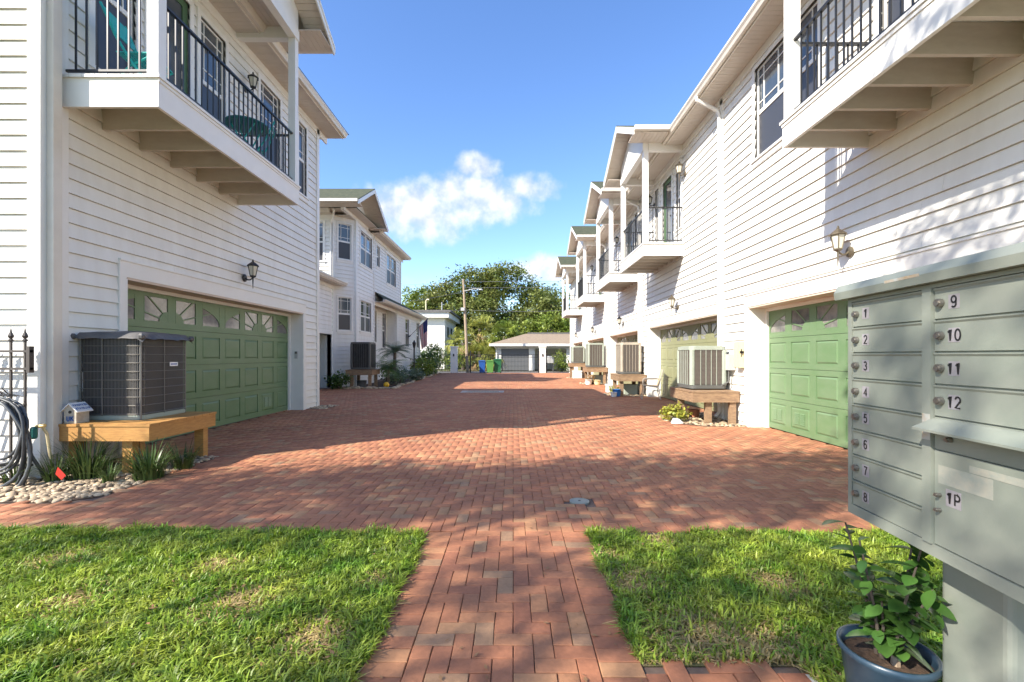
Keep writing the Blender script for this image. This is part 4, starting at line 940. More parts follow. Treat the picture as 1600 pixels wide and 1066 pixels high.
# pot with a broad-leaved plant beside the pedestal
pc = Vector((1.35, 1.665, 0)); pot = thing('plant_pot', pc, 'navy blue pot with a leafy plant beside the mailbox pedestal', 'plant pot')
MB().lathe(pc, [(.098, .004), (.11, .05), (.139, .265), (.150, .275), (.150, .295), (.139, .295), (.134, .25)], 36, cap=False).build('pot', 'pot_navy', pot, smooth=True)
sm = MB(); sm.lathe(pc, [(.134, .252), (.09, .262), (.04, .267), (.002, .268)], 24, cap=False); sm.build('soil', 'soil', pot, smooth=True)
random.seed(5)
stems = []
for k in range(11):
    a = R(200 + k * 47 + random.uniform(-15, 15)); h = random.uniform(.20, .47); lean = random.uniform(.04, .13)
    b0 = pc + Vector((.03 * math.cos(a), .03 * math.sin(a), .255)); pts = [b0, b0 + Vector((lean * .4 * math.cos(a), lean * .4 * math.sin(a), h * .5)), b0 + Vector((lean * math.cos(a), lean * math.sin(a), h))]
    MB().tube(pts, [.007, .005, .003], 6).build('stem', 'bark', pot); stems.append((pts, a))
MB().tube([pc + Vector((-.01, -.05, .25)), pc + Vector((.0, -.04, .31)), pc + Vector((.01, -.05, .36))], [.016, .012, .010], 7).build('stump', 'pole_wood', pot)
def leaf_mesh(L, w):
    vs, fs = [], []; k = 7
    for i in range(k):
        t = i / (k - 1); ww = w * math.sin(math.pi * min(1, t * .95 + .03)) ** .8; zz = -.18 * L * t * t
        vs += [(-ww, t * L, zz + ww * .25), (0, t * L, zz), (ww, t * L, zz + ww * .25)]
    for i in range(k - 1):
        for c in (0, 1): fs.append((i * 3 + c, i * 3 + c + 1, (i + 1) * 3 + c + 1, (i + 1) * 3 + c))
    me = bpy.data.meshes.new('leaf'); me.from_pydata(vs, [], fs); me.materials.append(M['glossy_leaf']); me.polygons.foreach_set('use_smooth', [True] * len(fs)); return me
lm = [leaf_mesh(.078, .021), leaf_mesh(.058, .017), leaf_mesh(.066, .024)]
for pts, a in stems:
    for q in range(17):
        t = .25 + .75 * q / 16; p = pts[0].lerp(pts[1], t * 2) if t < .5 else pts[1].lerp(pts[2], t * 2 - 1)
        o = bpy.data.objects.new('leaf', random.choice(lm)); COL.objects.link(o); o.parent = pot; o.location = p - pc
        o.rotation_euler = (random.uniform(-.5, .35), random.uniform(-.4, .4), random.uniform(0, 6.28)); s_ = random.uniform(.8, 1.35); o.scale = (s_, s_, s_)
for dx, dy, rz in ((-.08, .02, .4), (.07, -.07, 1.9)):
    sc = MB().lathe((0, 0, 0), [(.05, .0), (.06, .006), (.045, .014), (.02, .02)], 12, sx=1, sy=.55).build('fertiliser_spike', 'bin_green', pot); sc.location = (dx * .85, dy * .85, .263); sc.rotation_euler = (.15, .1, rz)
# drain covers in the paving
mh = thing('drain_cover', (MH[0], MH[1], 0), 'small round metal drain cover set in the brick paving', 'drain cover')
MB().lathe((MH[0], MH[1], 0), [(.092, -.015), (.092, .002), (.078, .003), (.078, .001), (.072, .001), (.072, .003), (.0, .004)], 28, cap=False).build('cover', 'cbu', mh); MB().lathe((MH[0], MH[1], 0), [(.012, .003), (.012, .006), (.002, .0065)], 10).build('plug', 'ink', mh)
dg = thing('catch_basin', (-1.15, 17.3, 0), 'square grated catch basin with a pale concrete rim in the drive', 'drain')
fr = MB(); fr.box(-1.95, -.35, 16.9, 17.02, -.01, .006); fr.box(-1.95, -.35, 17.62, 17.75, -.01, .006); fr.box(-1.95, -1.75, 17.02, 17.62, -.01, .006); fr.box(-.55, -.35, 17.02, 17.62, -.01, .006); fr.build('rim', 'concrete', dg)
gr = MB()
for i in range(20): gr.box(-1.75 + i * .06, -1.75 + i * .06 + .035, 17.02, 17.62, -.02, .003)
gr.build('grate', 'rust', dg, stuff=True)

# ------------------------------------------------------------------ planted beds, stones and plants
def blades(name, mt, parent, bases, n, L, wid, arch=1.0, stuff=True):
    V, Q, rn = [], [], []
    for (bx, by, bz, rad) in bases:
        for i in range(n):
            a = random.uniform(0, 2 * math.pi); l = L * random.uniform(.55, 1.15); tilt = random.uniform(.15, 1.0) * arch; rr = rad * math.sqrt(random.random())
            x, y = bx + rr * math.cos(a), by + rr * math.sin(a); w = wid * random.uniform(.7, 1.2); p = Vector((x, y, bz)); an = math.pi / 2 - tilt * .35; b0 = len(V); k = 5; rv = random.random()
            side = Vector((-math.sin(a), math.cos(a), 0))
            for q in range(k + 1):
                ww = w * (1 - (q / k) ** 2 * .9); V.append(tuple(p - side * ww)); V.append(tuple(p + side * ww))
                p = p + Vector((math.cos(a) * math.cos(an), math.sin(a) * math.cos(an), math.sin(an))) * (l / k); an -= tilt * .42
            for q in range(k): Q.append((b0 + 2 * q, b0 + 2 * q + 1, b0 + 2 * q + 3, b0 + 2 * q + 2)); rn.append(rv)
    return quads_obj(name, V, Q, mt, parent, rnd=rn, stuff=stuff)
def pebble_mesh(seed):
    bm = bmesh.new(); bmesh.ops.create_icosphere(bm, subdivisions=2, radius=1); rg = random.Random(seed); ph = [rg.uniform(0, 6) for _ in range(3)]
    for v in bm.verts: v.co *= 1 + .13 * math.sin(v.co.x * 2.3 + ph[0]) + .10 * math.sin(v.co.y * 3 + ph[1]) + .08 * math.sin(v.co.z * 2.7 + ph[2])
    me = bpy.data.meshes.new('stone'); bm.to_mesh(me); bm.free(); me.materials.append(M['pebble']); me.polygons.foreach_set('use_smooth', [True] * len(me.polygons)); return me
PM = [pebble_mesh(i) for i in range(4)]; PV = [np.array([v.co[:] for v in m_.vertices]) for m_ in PM]; PF = [np.array([p.vertices[:] for p in m_.polygons]) for m_ in PM]
def stones(parent, pts, smin, smax, nobj):
    pts = sorted(pts, key=lambda p: p[1]); V, Q, rn, off = [], [], [], 0
    for i, (x, y) in enumerate(pts):
        k = random.randrange(4); s_ = random.uniform(smin, smax); sc = (s_ * random.uniform(.8, 1.3), s_ * random.uniform(.7, 1.1), s_ * random.uniform(.45, .7)); rz = random.uniform(0, 6.28); z = sc[2] * random.uniform(.2, .75) - .012
        if i < nobj:
            o = bpy.data.objects.new('stone', PM[k]); COL.objects.link(o); o.parent = parent; o.location = Vector((x, y, z)) - wloc(parent); o.scale = sc; o.rotation_euler = (random.uniform(-.3, .3), random.uniform(-.3, .3), rz)
        else:
            c, s2 = math.cos(rz), math.sin(rz); P = PV[k] * np.array(sc); V.append(np.column_stack([P[:, 0] * c - P[:, 1] * s2 + x, P[:, 0] * s2 + P[:, 1] * c + y, P[:, 2] + z])); Q.append(PF[k] + off); off += len(P); rn.append(np.full(len(PF[k]), random.random()))
    if V: quads_obj('stones', np.concatenate(V), np.concatenate(Q), 'pebble', parent, rnd=np.concatenate(rn), smooth=True)
def poly_sheet(name, pts, z, mt): return struct(MB().add([(x, y, z) for x, y in pts], [tuple(range(len(pts)))]).build(name, mt))
bed = poly_sheet('gravel_bed', [(-8, 4.26), (-4.25, 4.26), (-4.0, 4.42), (-3.93, 4.8), (-3.9, 5.4), (-3.95, 5.9), (-4.1, 6.25), (-5.24, 6.25), (-5.24, 5.08), (-8, 5.08)], -.008, 'soil')
def inbed(x, y):
    if x < -5.25: return 4.28 < y < 5.05
    xe = -3.96 if y > 4.5 else -4.02 - (4.5 - y) * .9
    return x < xe and 4.28 < y < 6.2
pts = []
while len(pts) < 1500:
    x, y = random.uniform(-6.6, -3.93), random.uniform(4.27, 6.2)
    if inbed(x, y) and (x > -4.5 or y < 5.0 or random.random() < .25): pts.append((x, y))
stones(bed, pts, .020, .036, 290)
def tuft(loc, n, L, rad, label, mt='liriope', wid=.006):
    t = thing('grass_plant', (loc[0], loc[1], 0), label, 'plant', 'strap-leaved clumps in the gravel'); blades('leaves', mt, t, [(loc[0], loc[1], 0, rad)], n, L, wid)
tuft((-4.95, 4.98), 110, .34, .10, 'low strap-leaved clump under the garden hose'); tuft((-5.35, 4.95), 70, .30, .09, 'small strap-leaved clump at the foot of the iron fence')
tuft((-4.72, 5.12), 220, .48, .17, 'dark strap-leaved clump in the shade of the honey timber stand'); tuft((-4.32, 4.92), 60, .24, .06, 'small bright strap-leaved clump by the red marker flag')
tuft((-4.02, 5.08), 230, .42, .14, 'big arching strap-leaved clump at the front leg of the honey timber stand', wid=.0075); tuft((-3.98, 5.55), 120, .34, .12, 'arching strap-leaved clump beside the rear leg of the honey timber stand')
mf = thing('marker_flag', (-4.62, 4.72, 0), 'small red marker flag stuck in the river stones', 'flag')
MB().tube([(-4.62, 4.72, -.02), (-4.60, 4.72, .14)], .003, 5).build('wire_stem', 'ac_wire', mf)
MB().add([(-4.645, 4.70, .215), (-4.68, 4.71, .14), (-4.60, 4.69, .085), (-4.565, 4.70, .13), (-4.644, 4.702, .213), (-4.679, 4.712, .139), (-4.599, 4.692, .084), (-4.564, 4.702, .129)], [(0, 1, 2, 3), (7, 6, 5, 4), (0, 3, 7, 4), (1, 0, 4, 5), (2, 1, 5, 6), (3, 2, 6, 7)]).build('flag', 'red_flag', mf)
# iron fence at the left corner with a coiled hose
fe = thing('iron_fence', (-5.6, 4.88, 0), 'brown iron fence with spear finials behind the coiled garden hose', 'fence')
for i in range(9):
    x = -5.17 - .150 * i; MB().box(x - .009, x + .009, 4.871, 4.889, .05, 1.50).build('picket', 'fence_brown', fe)
    MB().lathe((x, 4.88, 0), [(.010, 1.50), (.022, 1.505), (.022, 1.52), (.010, 1.53), (.022, 1.545), (.026, 1.56), (.010, 1.60), (.0, 1.66)], 8).build('finial', 'fence_brown', fe)
for z in (.18, 1.20, 1.385): MB().box(-6.5, -5.10, 4.862, 4.898, z, z + .024).build('rail', 'fence_brown', fe)
MB().box(-5.135, -5.10, 4.855, 4.905, 1.17, 1.45).build('bracket', 'fence_brown', fe)
hs_ = thing('garden_hose', (-5.32, 4.78, .1), 'thick coil of grey garden hose hung on the iron fence', 'hose')
random.seed(11)
for k in range(9):
    r1, r2 = .27 + .035 * (k % 4) + random.uniform(-.02, .02), .33 + .055 * (k % 5) + random.uniform(-.02, .03); cx, cz, cy = -5.36 + random.uniform(-.03, .03), .90 - r2 + random.uniform(-.01, .02), 4.80 - .022 * (k % 4)
    P = [(cx + r1 * math.sin(a) * (1 + .10 * math.sin(a * 2 + k)), cy + .022 * math.sin(a * 3 + k), cz + r2 * math.cos(a) * 1.0) for a in [2 * math.pi * i / 30 for i in range(31)]]
    MB().tube(P, .0145, 8, cap=False).build('hose_loop', 'hose_pale' if k % 3 == 0 else 'hose', hs_, smooth=True)
MB().tube([(-5.08, 4.80, .50), (-5.04, 4.82, .30), (-5.0, 4.9, .10), (-4.95, 4.97, .0)], .016, 8).build('hose_tail', 'hose', hs_, smooth=True)
hk = MB()
for i in range(6): hk.tube([(-5.5 + i * .065, 4.86, .92), (-5.50 + i * .065, 4.72, .96), (-5.47 + i * .055, 4.68, 1.02)], .005, 5)
hk.tube([(-5.53 + .4 * i / 12, 4.68, .93 + .10 * math.sin(math.pi * i / 12)) for i in range(13)], .006, 5); hk.build('hanger', 'black_metal', hs_)
fc = thing('faucet', (-5.03, 5.02, .3), 'brass garden faucet with a teal timer beside the timber stand', 'faucet')
MB().tube([(-5.08, 5.06, .22), (-5.08, 5.02, .50), (-5.08, 4.96, .60)], .014, 8).build('pipe', 'beige_box', fc); MB().tube([(-5.12, 4.95, .59), (-5.03, 4.95, .60)], .02, 8).build('valve', 'brass', fc); MB().lathe((-5.13, 4.93, .46), [(.02, 0), (.032, .02), (.032, .11), (.018, .13)], 12).build('timer', 'teal_dark', fc)
bh = thing('birdhouse', (-5.03, 5.30, .58), 'small white birdhouse with blue lettering on the honey timber stand', 'birdhouse')
MB().prism_n(Frame((-5.03, 5.30, .58), (1, 0, 0), (0, -1, 0)), [(-.07, 0), (.07, 0), (.07, .15), (0, .215), (-.07, .15)], -.09, .07).build('house', 'birdwood', bh)
Fb = Frame((-5.03, 5.30, .58), (1, 0, 0), (0, -1, 0))
for s, q in ((1, 1), (-1, -1)):
    MB().prism_n(Fb, [(0, .218), (s * .10, .125), (s * .10, .137), (0, .232)][::q * -1], -.11, .09).build('roof', 'label_white', bh)
MB().tube([Fb.p(.0, .071, .13), Fb.p(0, .074, .13)], .018, 14).build('entrance', 'ink', bh)
text_obj('letters', 'UK', .058, 'ink_blue', bh, Fb.p(-.0, .072, .055), (1, 0, 0), (0, 0, 1), sw=.24)
rdir = Vector((.10, 0, -.095)).normalized()
text_obj('letters', 'KENTUCKY', .030, 'ink_blue', bh, Fb.p(.034, -.01, .2045), (0, -1, 0), (-rdir), sw=.2); text_obj('letters', 'WILDCATS', .030, 'ink_blue', bh, Fb.p(.072, -.01, .1685), (0, -1, 0), (-rdir), sw=.2)
# stones, gold shrub and clutter along the garage row
rb = poly_sheet('gravel_bed', [(4.45, 8.78), (3.7, 8.78), (3.28, 9.1), (3.15, 9.7), (3.3, 10.5), (3.7, 10.9), (4.45, 10.9)], .004, 'soil')
pts = []
while len(pts) < 560:
    x, y = random.uniform(3.12, 4.44), random.uniform(8.75, 10.9)
    if ((x - 4.3) / 1.15) ** 2 + ((y - 9.8) / 1.08) ** 2 < 1: pts.append((x, y))
stones(rb, pts, .024, .044, 150)
for yc, xr, yr, nn_ in ((16.0, 1.15, .8, 170), (22.3, 1.1, .9, 130), (28.4, 1.05, .9, 110)):
    gb = poly_sheet('gravel_bed', [(4.45, yc - yr)] + [(4.3 - xr * math.sin(math.pi * i / 10), yc - yr * math.cos(math.pi * i / 10)) for i in range(11)] + [(4.45, yc + yr)], .004, 'soil'); pts = []
    while len(pts) < nn_:
        x, y = random.uniform(4.3 - xr, 4.44), random.uniform(yc - yr, yc + yr)
        if ((x - 4.3) / xr) ** 2 + ((y - yc) / yr) ** 2 < 1: pts.append((x, y))
    stones(gb, pts, .03, .06, 0)
lb_ = poly_sheet('gravel_bed', [(-5.24, 11.6), (-4.9, 11.7), (-4.7, 12.1), (-4.85, 12.5), (-5.24, 12.6)], .004, 'soil')
stones(lb_, [(random.uniform(-5.22, -4.75), random.uniform(11.7, 12.5)) for _ in range(110)], .025, .045, 0)
def bush(loc, r, n, size, mt, label, cat='shrub', nc=26, name='shrub', z0=0.0, aspect=.5, group=None):
    t = thing(name, (loc[0], loc[1], 0), label, cat, group); P = clumped([((loc[0], loc[1], z0 + r[2]), r)], nc, n // nc, min(r) * .28, zmin=.01)
    crown_obj('foliage', P, size, mt, t, aspect)
    for k in range(4): MB().tube([(loc[0] + .03 * k, loc[1], -.02), (loc[0] + r[0] * .4 * math.cos(k * 1.7), loc[1] + r[1] * .4 * math.sin(k * 1.7), z0 + r[2] * 1.2)], [.02, .008], 5).build('stem', 'bark', t)
    return t
bush((3.36, 9.62), (.27, .30, .16), 700, .075, 'yellow_leaf', 'gold-leaved low plant in the river stones by the weathered stand', 'plant', 20)
wr = thing('white_rock', (3.28, 9.25, 0), 'white angular rock beside the gold-leaved plant', 'rock'); MB().add([(3.15, 9.2, 0), (3.38, 9.15, 0), (3.44, 9.3, 0), (3.2, 9.36, 0), (3.2, 9.24, .1), (3.33, 9.24, .08), (3.3, 9.3, .09)], [(0, 1, 5, 4), (1, 2, 5), (2, 3, 6), (2, 6, 5), (3, 0, 4), (3, 4, 6), (4, 5, 6)]).build('rock', 'label_white', wr)
def vessel(name, p, r, h, mt, label, cat, top=None, lid=True):
    t = thing(name, (p[0], p[1], 0), label, cat); MB().lathe((p[0], p[1], 0), [(r * .8, .01), (r * .95, h * .5), (r, h * .95), (r * 1.06, h * .96), (r * 1.06, h), (r * .9, h), (r * .85, h * .8)], 16, cap=False).build('body', mt, t, smooth=True)
    MB().lathe((p[0], p[1], 0), [(r * .86, h * .8), (.001, h * .82)], 16, cap=False).build('fill', 'soil', t)
    return t
vessel('bucket', (3.42, 15.25), .14, .24, 'bucket_blue', 'blue bucket on the gravel before the tall tan air conditioner', 'bucket'); vessel('plant_pot', (3.28, 15.05), .10, .16, 'label_white', 'small white pot beside the blue bucket', 'pot')
vessel('plant_pot', (3.50, 21.45), .16, .24, 'label_white', 'white pot before the striped air conditioner', 'pot'); vessel('plant_pot', (3.9, 21.4), .15, .22, 'beige_box', 'cream pot before the striped air conditioner', 'pot'); vessel('plant_pot', (3.98, 10.15), .12, .17, 'terracotta', 'terracotta pot under the weathered stand by the gold plant', 'pot')
bush((3.45, 15.65), (.22, .2, .16), 300, .07, 'yellow_leaf', 'straw-coloured plant behind the blue bucket', 'plant', 12)
bush((3.7, 21.75), (.28, .2, .2), 300, .09, 'dead_frond', 'dry brown plant under the striped air conditioner', 'plant', 12)
def tote(p, sx, sy, sz, mt, label):
    t = thing('storage_tote', (p[0], p[1], 0), label, 'box'); o = MB().rrect(sx, sy, .05, .01, sz * .85, cx=p[0], cy=p[1]).build('tub', mt, t); MB().rrect(sx + .05, sy + .05, .06, sz * .85, sz, cx=p[0], cy=p[1]).build('lid', mt, t)
tote((3.85, 27.75), .55, .4, .45, 'label_white', 'white storage tub under the stand before the end garage'); tote((4.05, 16.05), .5, .4, .36, 'ac_pale', 'pale green storage tub under the tall tan air conditioner'); tote((3.6, 17.0), .35, .3, .3, 'label_white', 'white box behind the tall tan air conditioner'); tote((4.05, 22.2), .5, .4, .42, 'ac_pale', 'pale green storage tub under the striped air conditioner')
# sling lawn chair
def lawn_chair():
    t = thing('lawn_chair', (0, 0, 0), 'tan sling lawn chair in front of the garage door', 'chair'); r = .014
    MB().add([(.22, -.25, .40), (.22, .25, .40), (-.24, .25, .43), (-.24, -.25, .43), (.22, -.25, .415), (.22, .25, .415), (-.24, .25, .445), (-.24, -.25, .445)], [(0, 1, 2, 3)[::-1], (4, 5, 6, 7), (0, 4, 7, 3), (1, 2, 6, 5), (0, 1, 5, 4), (2, 3, 7, 6)]).build('seat', 'sling', t)
    MB().add([(.22, -.25, .40), (.22, .25, .40), (.34, .25, .92), (.34, -.25, .92), (.235, -.25, .40), (.235, .25, .40), (.355, .25, .92), (.355, -.25, .92)], [(0, 1, 2, 3), (4, 5, 6, 7)[::-1], (0, 3, 7, 4), (1, 5, 6, 2), (3, 2, 6, 7)]).build('backrest', 'sling', t)
    for s in (-1, 1):
        y = s * .27
        MB().tube([(.36, y, .93), (.23, y, .41), (.20, y, .38), (-.25, y, .44)], r, 7).build('side_frame', 'chair_tube', t)
        MB().tube([(-.26, y, .0), (-.20, y, .30), (-.20, y, .58), (-.16, y, .63), (.25, y, .64)], r, 7).build('arm', 'chair_tube', t); MB().tube([(.30, y, .0), (.22, y, .40)], r, 7).build('leg', 'chair_tube', t)
    MB().tube([(-.26, -.27, .02), (-.26, .27, .02)], r, 7).build('cross_bar', 'chair_tube', t); MB().tube([(.30, -.27, .02), (.30, .27, .02)], r, 7).build('cross_bar', 'chair_tube', t)
    return t
place(lawn_chair(), (4.28, 14.42, 0), R(-12))
# turquoise bistro set on the balcony
def bistro_chair(label):
    t = thing('bistro_chair', (0, 0, 0), label, 'chair', 'turquoise balcony chairs')
    for s in (-1, 1):
        y = s * .21
        MB().tube([(-.36, y, 1.0), (-.28, y, .82), (-.20, y, .62), (-.05, y, .36), (.20, y, .0)], .016, 7).build('back_rail', 'turquoise', t)
        MB().tube([(-.28, y * .9, .0), (-.05, y * .9, .28), (.22, y * .9, .44)], .013, 7).build('leg', 'turquoise', t)
    for i in range(6): MB().box(-.20 + i * .07, -.14 + i * .07, -.20, .20, .425 + i * .004, .440 + i * .004).build('seat_slat', 'turquoise', t)
    for z, x in ((.72, -.24), (.82, -.28), (.92, -.325)): MB().box(x - .008, x + .008, -.205, .205, z - .035, z + .035).build('back_slat', 'turquoise', t)
    return t
c1 = bistro_chair('turquoise folding chair at the balcony corner post'); place(c1, (-4.62, 5.78, 4.587), R(8)); c2 = copy_tree(c1); tag(c2, 'turquoise folding chair behind the round balcony table', 'chair', 'turquoise balcony chairs'); place(c2, (-4.72, 8.36, 4.587), R(205))
bt = thing('bistro_table', (-4.58, 7.92, 4.587), 'round dark turquoise bistro table on the balcony', 'table'); tp = MB(); bx, by, bz = -4.58, 7.92, 4.587
tp.lathe((bx, by, bz), [(.30, .70), (.34, .705), (.34, .725), (.001, .728)], 28, cap=False); tp.lathe((bx, by, bz), [(.30, .70), (.001, .699)], 28, cap=False); tp.build('table_top', 'teal_dark', bt)
for s in (-1, 1):
    for q in (-1, 1): MB().tube([(bx - s * .24, by + q * .17, bz), (bx + s * .2, by + q * .12, bz + .70)], .012, 6).build('leg', 'turquoise', bt)

# ------------------------------------------------------------------ garden bed by the bay-window house
gbd = poly_sheet('garden_bed', [(-7.7, 19.72), (-7.1, 18.95), (-4.95, 18.95), (-4.85, 19.6)] + [(-4.98 - (y - 18.9) * .05 + .08 * math.sin(y * 1.7), y) for y in [20 + .8 * i for i in range(21)]] + [(-7.0, 36.3), (-7.0, 20.5)], .003, 'soil')
pts = [(-7.1 + 2.15 * i / 26, 18.95 + random.uniform(-.05, .05)) for i in range(27)] + [(-4.98 - (y - 18.9) * .05 + .08 * math.sin(y * 1.7), y) for y in [19 + .21 * i for i in range(80)]]
stones(gbd, pts, .07, .12, 60)
random.seed(21)
bush((-7.05, 18.75), (.42, .35, .36), 900, .12, 'shrub_leaf', 'dark ivy-like shrub between the passage door and the charcoal air conditioner', nc=24)
def sago(loc, h, n, L, mt, label):
    t = thing('garden_palm', (loc[0], loc[1], 0), label, 'palm'); MB().tube([(loc[0], loc[1], -.05), (loc[0] + .03, loc[1], h)], [.10, .07], 8).build('trunk', 'bark', t)
    V, Q, rn = [], [], []
    for i in range(n):
        a = random.uniform(0, 6.28); an = random.uniform(.1, 1.35); l = L * random.uniform(.75, 1.1); p = Vector((loc[0] + .03, loc[1], h)); k = 12; rv = random.random(); side = Vector((-math.sin(a), math.cos(a), 0))
        for q in range(k):
            d = Vector((math.cos(a) * math.cos(an), math.sin(a) * math.cos(an), math.sin(an)))
            for s in (-1, 1):
                ll = .26 * l * math.sin(math.pi * (q + 1.2) / (k + 1.5)) + .03; tip = p + (side * s * .8 + d * .55 + Vector((0, 0, -.25))) * ll; w = d * .018; b0 = len(V)
                V.extend([tuple(p - w), tuple(p + w), tuple(tip + w * .3), tuple(tip - w * .3)]); Q.append((b0, b0 + 1, b0 + 2, b0 + 3)); rn.append(rv)
            p = p + d * (l / k); an -= 1.5 / k
    quads_obj('fronds', V, Q, mt, t, rnd=rn, stuff=False)
sago((-5.55, 20.3), .75, 34, 1.05, 'shrub_leaf', 'feathery pygmy palm beside the charcoal air conditioner')
sago((-6.05, 23.4), 1.5, 40, 1.0, 'blue_leaf', 'taller grey-green palm before the recessed wall of the bay house')
bush((-6.4, 24.2), (.55, .6, .45), 900, .14, 'shrub_leaf', 'green shrub under the tall window of the bay house', nc=24)
bush((-5.5, 22.2), (.5, .8, .3), 900, .12, 'blue_leaf', 'low grey-green groundcover shrub by the yellow ball', nc=26)
bush((-5.35, 25.0), (.5, .9, .32), 900, .13, 'blue_leaf', 'silvery groundcover shrub along the bed edge stones', nc=26)
bush((-5.75, 29.6), (.75, 1.0, .62), 1500, .16, 'lime_leaf', 'bright green rounded shrub beside the black lamp post', nc=34)
bush((-5.9, 32.6), (.7, .9, .95), 1300, .17, 'shrub_leaf', 'dark green tall shrub under the hanging flag', nc=30)
bush((-5.9, 34.8), (.7, .8, 1.15), 1300, .17, 'lime_leaf', 'light green shrub beside the white gate pillar', nc=30)
yb = thing('garden_ball', (-5.33, 19.35, 0), 'shiny yellow garden ball among the bed plants', 'ball'); MB().lathe((-5.33, 19.35, .13), [(.001, -.12)] + [(.12 * math.cos(R(a)), .12 * math.sin(R(a))) for a in range(-75, 76, 15)] + [(.001, .12)], 16, cap=False).build('ball', 'ball_yellow', yb, smooth=True)
vessel('plant_pot', (-6.35, 19.3), .2, .32, 'ac_dark', 'dark planter under the stand by the garden bed', 'pot')
lp = thing('lamp_post', (-6.15, 28.6, 0), 'black garden lamp post in front of the bay house', 'lamp post'); MB().tube([(-6.15, 28.6, -.05), (-6.15, 28.6, 1.85)], .045, 8).build('post', 'black_metal', lp)
MB().lathe((-6.15, 28.6, 0), [(.06, 1.85), (.075, 1.90), (.11, 2.12), (.13, 2.13), (.05, 2.24), (.02, 2.32)], 8).build('lantern_head', 'black_metal', lp); MB().tube([(-6.15, 28.6, 1.1), (-6.9, 28.4, 1.35)], .02, 6).build('arm', 'black_metal', lp)
# flag on an angled pole
fl = thing('house_flag', (-7.0, 30.8, 2.6), 'striped flag with a dark blue canton drooping from an angled pole', 'flag')
A0, A1 = Vector((-6.96, 30.8, 2.62)), Vector((-5.58, 30.1, 3.80)); MB().tube([A0, A1], .016, 7).build('pole', 'ac_wire', fl); MB().tube([A0 - Vector((.04, 0, .02)), A0 + Vector((.1, -.05, .08))], .04, 8).build('bracket', 'black_metal', fl)
# hoist along the pole's outer part, cloth hangs straight down in folds
ns, nr = 13, 22; grid = []
for j in range(nr + 1):
    for i in range(ns + 1):
        t_ = i / ns; d = j / nr; h0 = A1.lerp(A0, .02 + .44 * t_)
        fold = .05 * math.sin(t_ * 13 + d * 2) * min(1, d * 3); shrink = Vector((.20 * t_ * d - .02 * d, -.15 * t_ * d, 0))
        grid.append(tuple(h0 + Vector((0, fold, -1.75 * d + .25 * t_ * d)) + shrink))
fm = MB(); fs, ms_ = [], []
for j in range(nr):
    for i in range(ns):
        fm.add([], []); fs.append((j * (ns + 1) + i, j * (ns + 1) + i + 1, (j + 1) * (ns + 1) + i + 1, (j + 1) * (ns + 1) + i)); ms_.append(2 if (j < nr * .42 and i < 7) else (0 if i % 2 == 0 else 1))
fm.v = grid; fm.f = fs; fm.m = ms_
fo = fm.build('cloth', ['flag_red', 'flag_white', 'flag_blue'], fl, smooth=True); so_ = fo.modifiers.new('thickness', 'SOLIDIFY'); so_.thickness = .006

# ------------------------------------------------------------------ far end: gate, fence, bins, buildings, pole, trees
FY = 36.6
fe = thing('iron_gate', (-.4, FY, 0), 'long black iron gate across the end of the brick drive', 'gate'); bars = MB()
for i in range(69): x = -4.28 + i * .115; bars.box(x - .010, x + .010, FY - .01, FY + .01, .06, 1.5)
for i in range(6): x = -5.75 + i * .13; bars.box(x - .010, x + .010, FY - .01, FY + .01, .06, 1.5)
bars.build('pickets', 'black_metal', fe, stuff=True)
for z in (.12, 1.22, 1.40): MB().box(-5.85, 3.7, FY - .015, FY + .015, z, z + .035).build('rail', 'black_metal', fe)
for x in (-3.4, 2.02, 2.62): MB().box(x - .05, x + .05, FY - .05, FY + .05, -.05, 1.75).build('gate_post', 'black_metal', fe)
def pillar(x, label, w=.52, h=2.1):
    t = thing('gate_pillar', (x, FY, 0), label, 'pillar'); MB().box(x - w / 2, x + w / 2, FY - w / 2, FY + w / 2, -.05, h - .1).build('shaft', 'stucco', t); MB().box(x - w / 2 - .05, x + w / 2 + .05, FY - w / 2 - .05, FY + w / 2 + .05, h - .1, h).build('cap', 'stucco', t)
    MB().box(x - .05, x + .05, FY - w / 2 - .05, FY - w / 2 - .001, 1.3, 1.5).build('keypad', 'ink', t)
pillar(-4.70, 'white stucco gate pillar beside the light green shrub'); pillar(2.32, 'white stucco gate pillar before the dark carport', .48)
def bin_(x, y, mt, label, h=1.05, w=.56):
    t = thing('wheeled_bin', (x, y, 0), label, 'bin'); b = MB(); k = .8
    vs = [(x + sx * w / 2 * q, y + sy * w / 2 * q * 1.1, z) for z, q in ((.06, k), (h * .9, 1)) for sx, sy in ((-1, -1), (1, -1), (1, 1), (-1, 1))]
    b.add(vs, [(0, 3, 2, 1), (4, 5, 6, 7), (0, 1, 5, 4), (1, 2, 6, 5), (2, 3, 7, 6), (3, 0, 4, 7)]); b.build('tub', mt, t)
    MB().box(x - w / 2 - .03, x + w / 2 + .03, y - w / 2 - .06, y + w / 2 + .05, h * .905, h * .95).box(x - w / 2 + .05, x + w / 2 - .05, y - w / 2, y + w / 2, h * .95, h).build('lid', mt, t)
    for s in (-1, 1): MB().tube([(x + s * (w / 2 - .12), y + w / 2 - .02, .1), (x + s * (w / 2 - .05), y + w / 2 - .02, .1)], .1, 10).build('wheel', 'ink', t)
    MB().tube([(x - w / 2, y + w / 2 + .1, h * .92), (x + w / 2, y + w / 2 + .1, h * .92)], .02, 6).build('handle', mt, t)
bin_(-2.42, 35.9, 'bin_blue', 'blue wheeled recycling bin by the iron gate', 1.0, .5); bin_(-1.80, 35.9, 'bin_green', 'light green wheeled bin by the iron gate', 1.0); bin_(-1.22, 36.15, 'bin_dark', 'dark green wheeled bin by the iron gate', 1.12, .6)
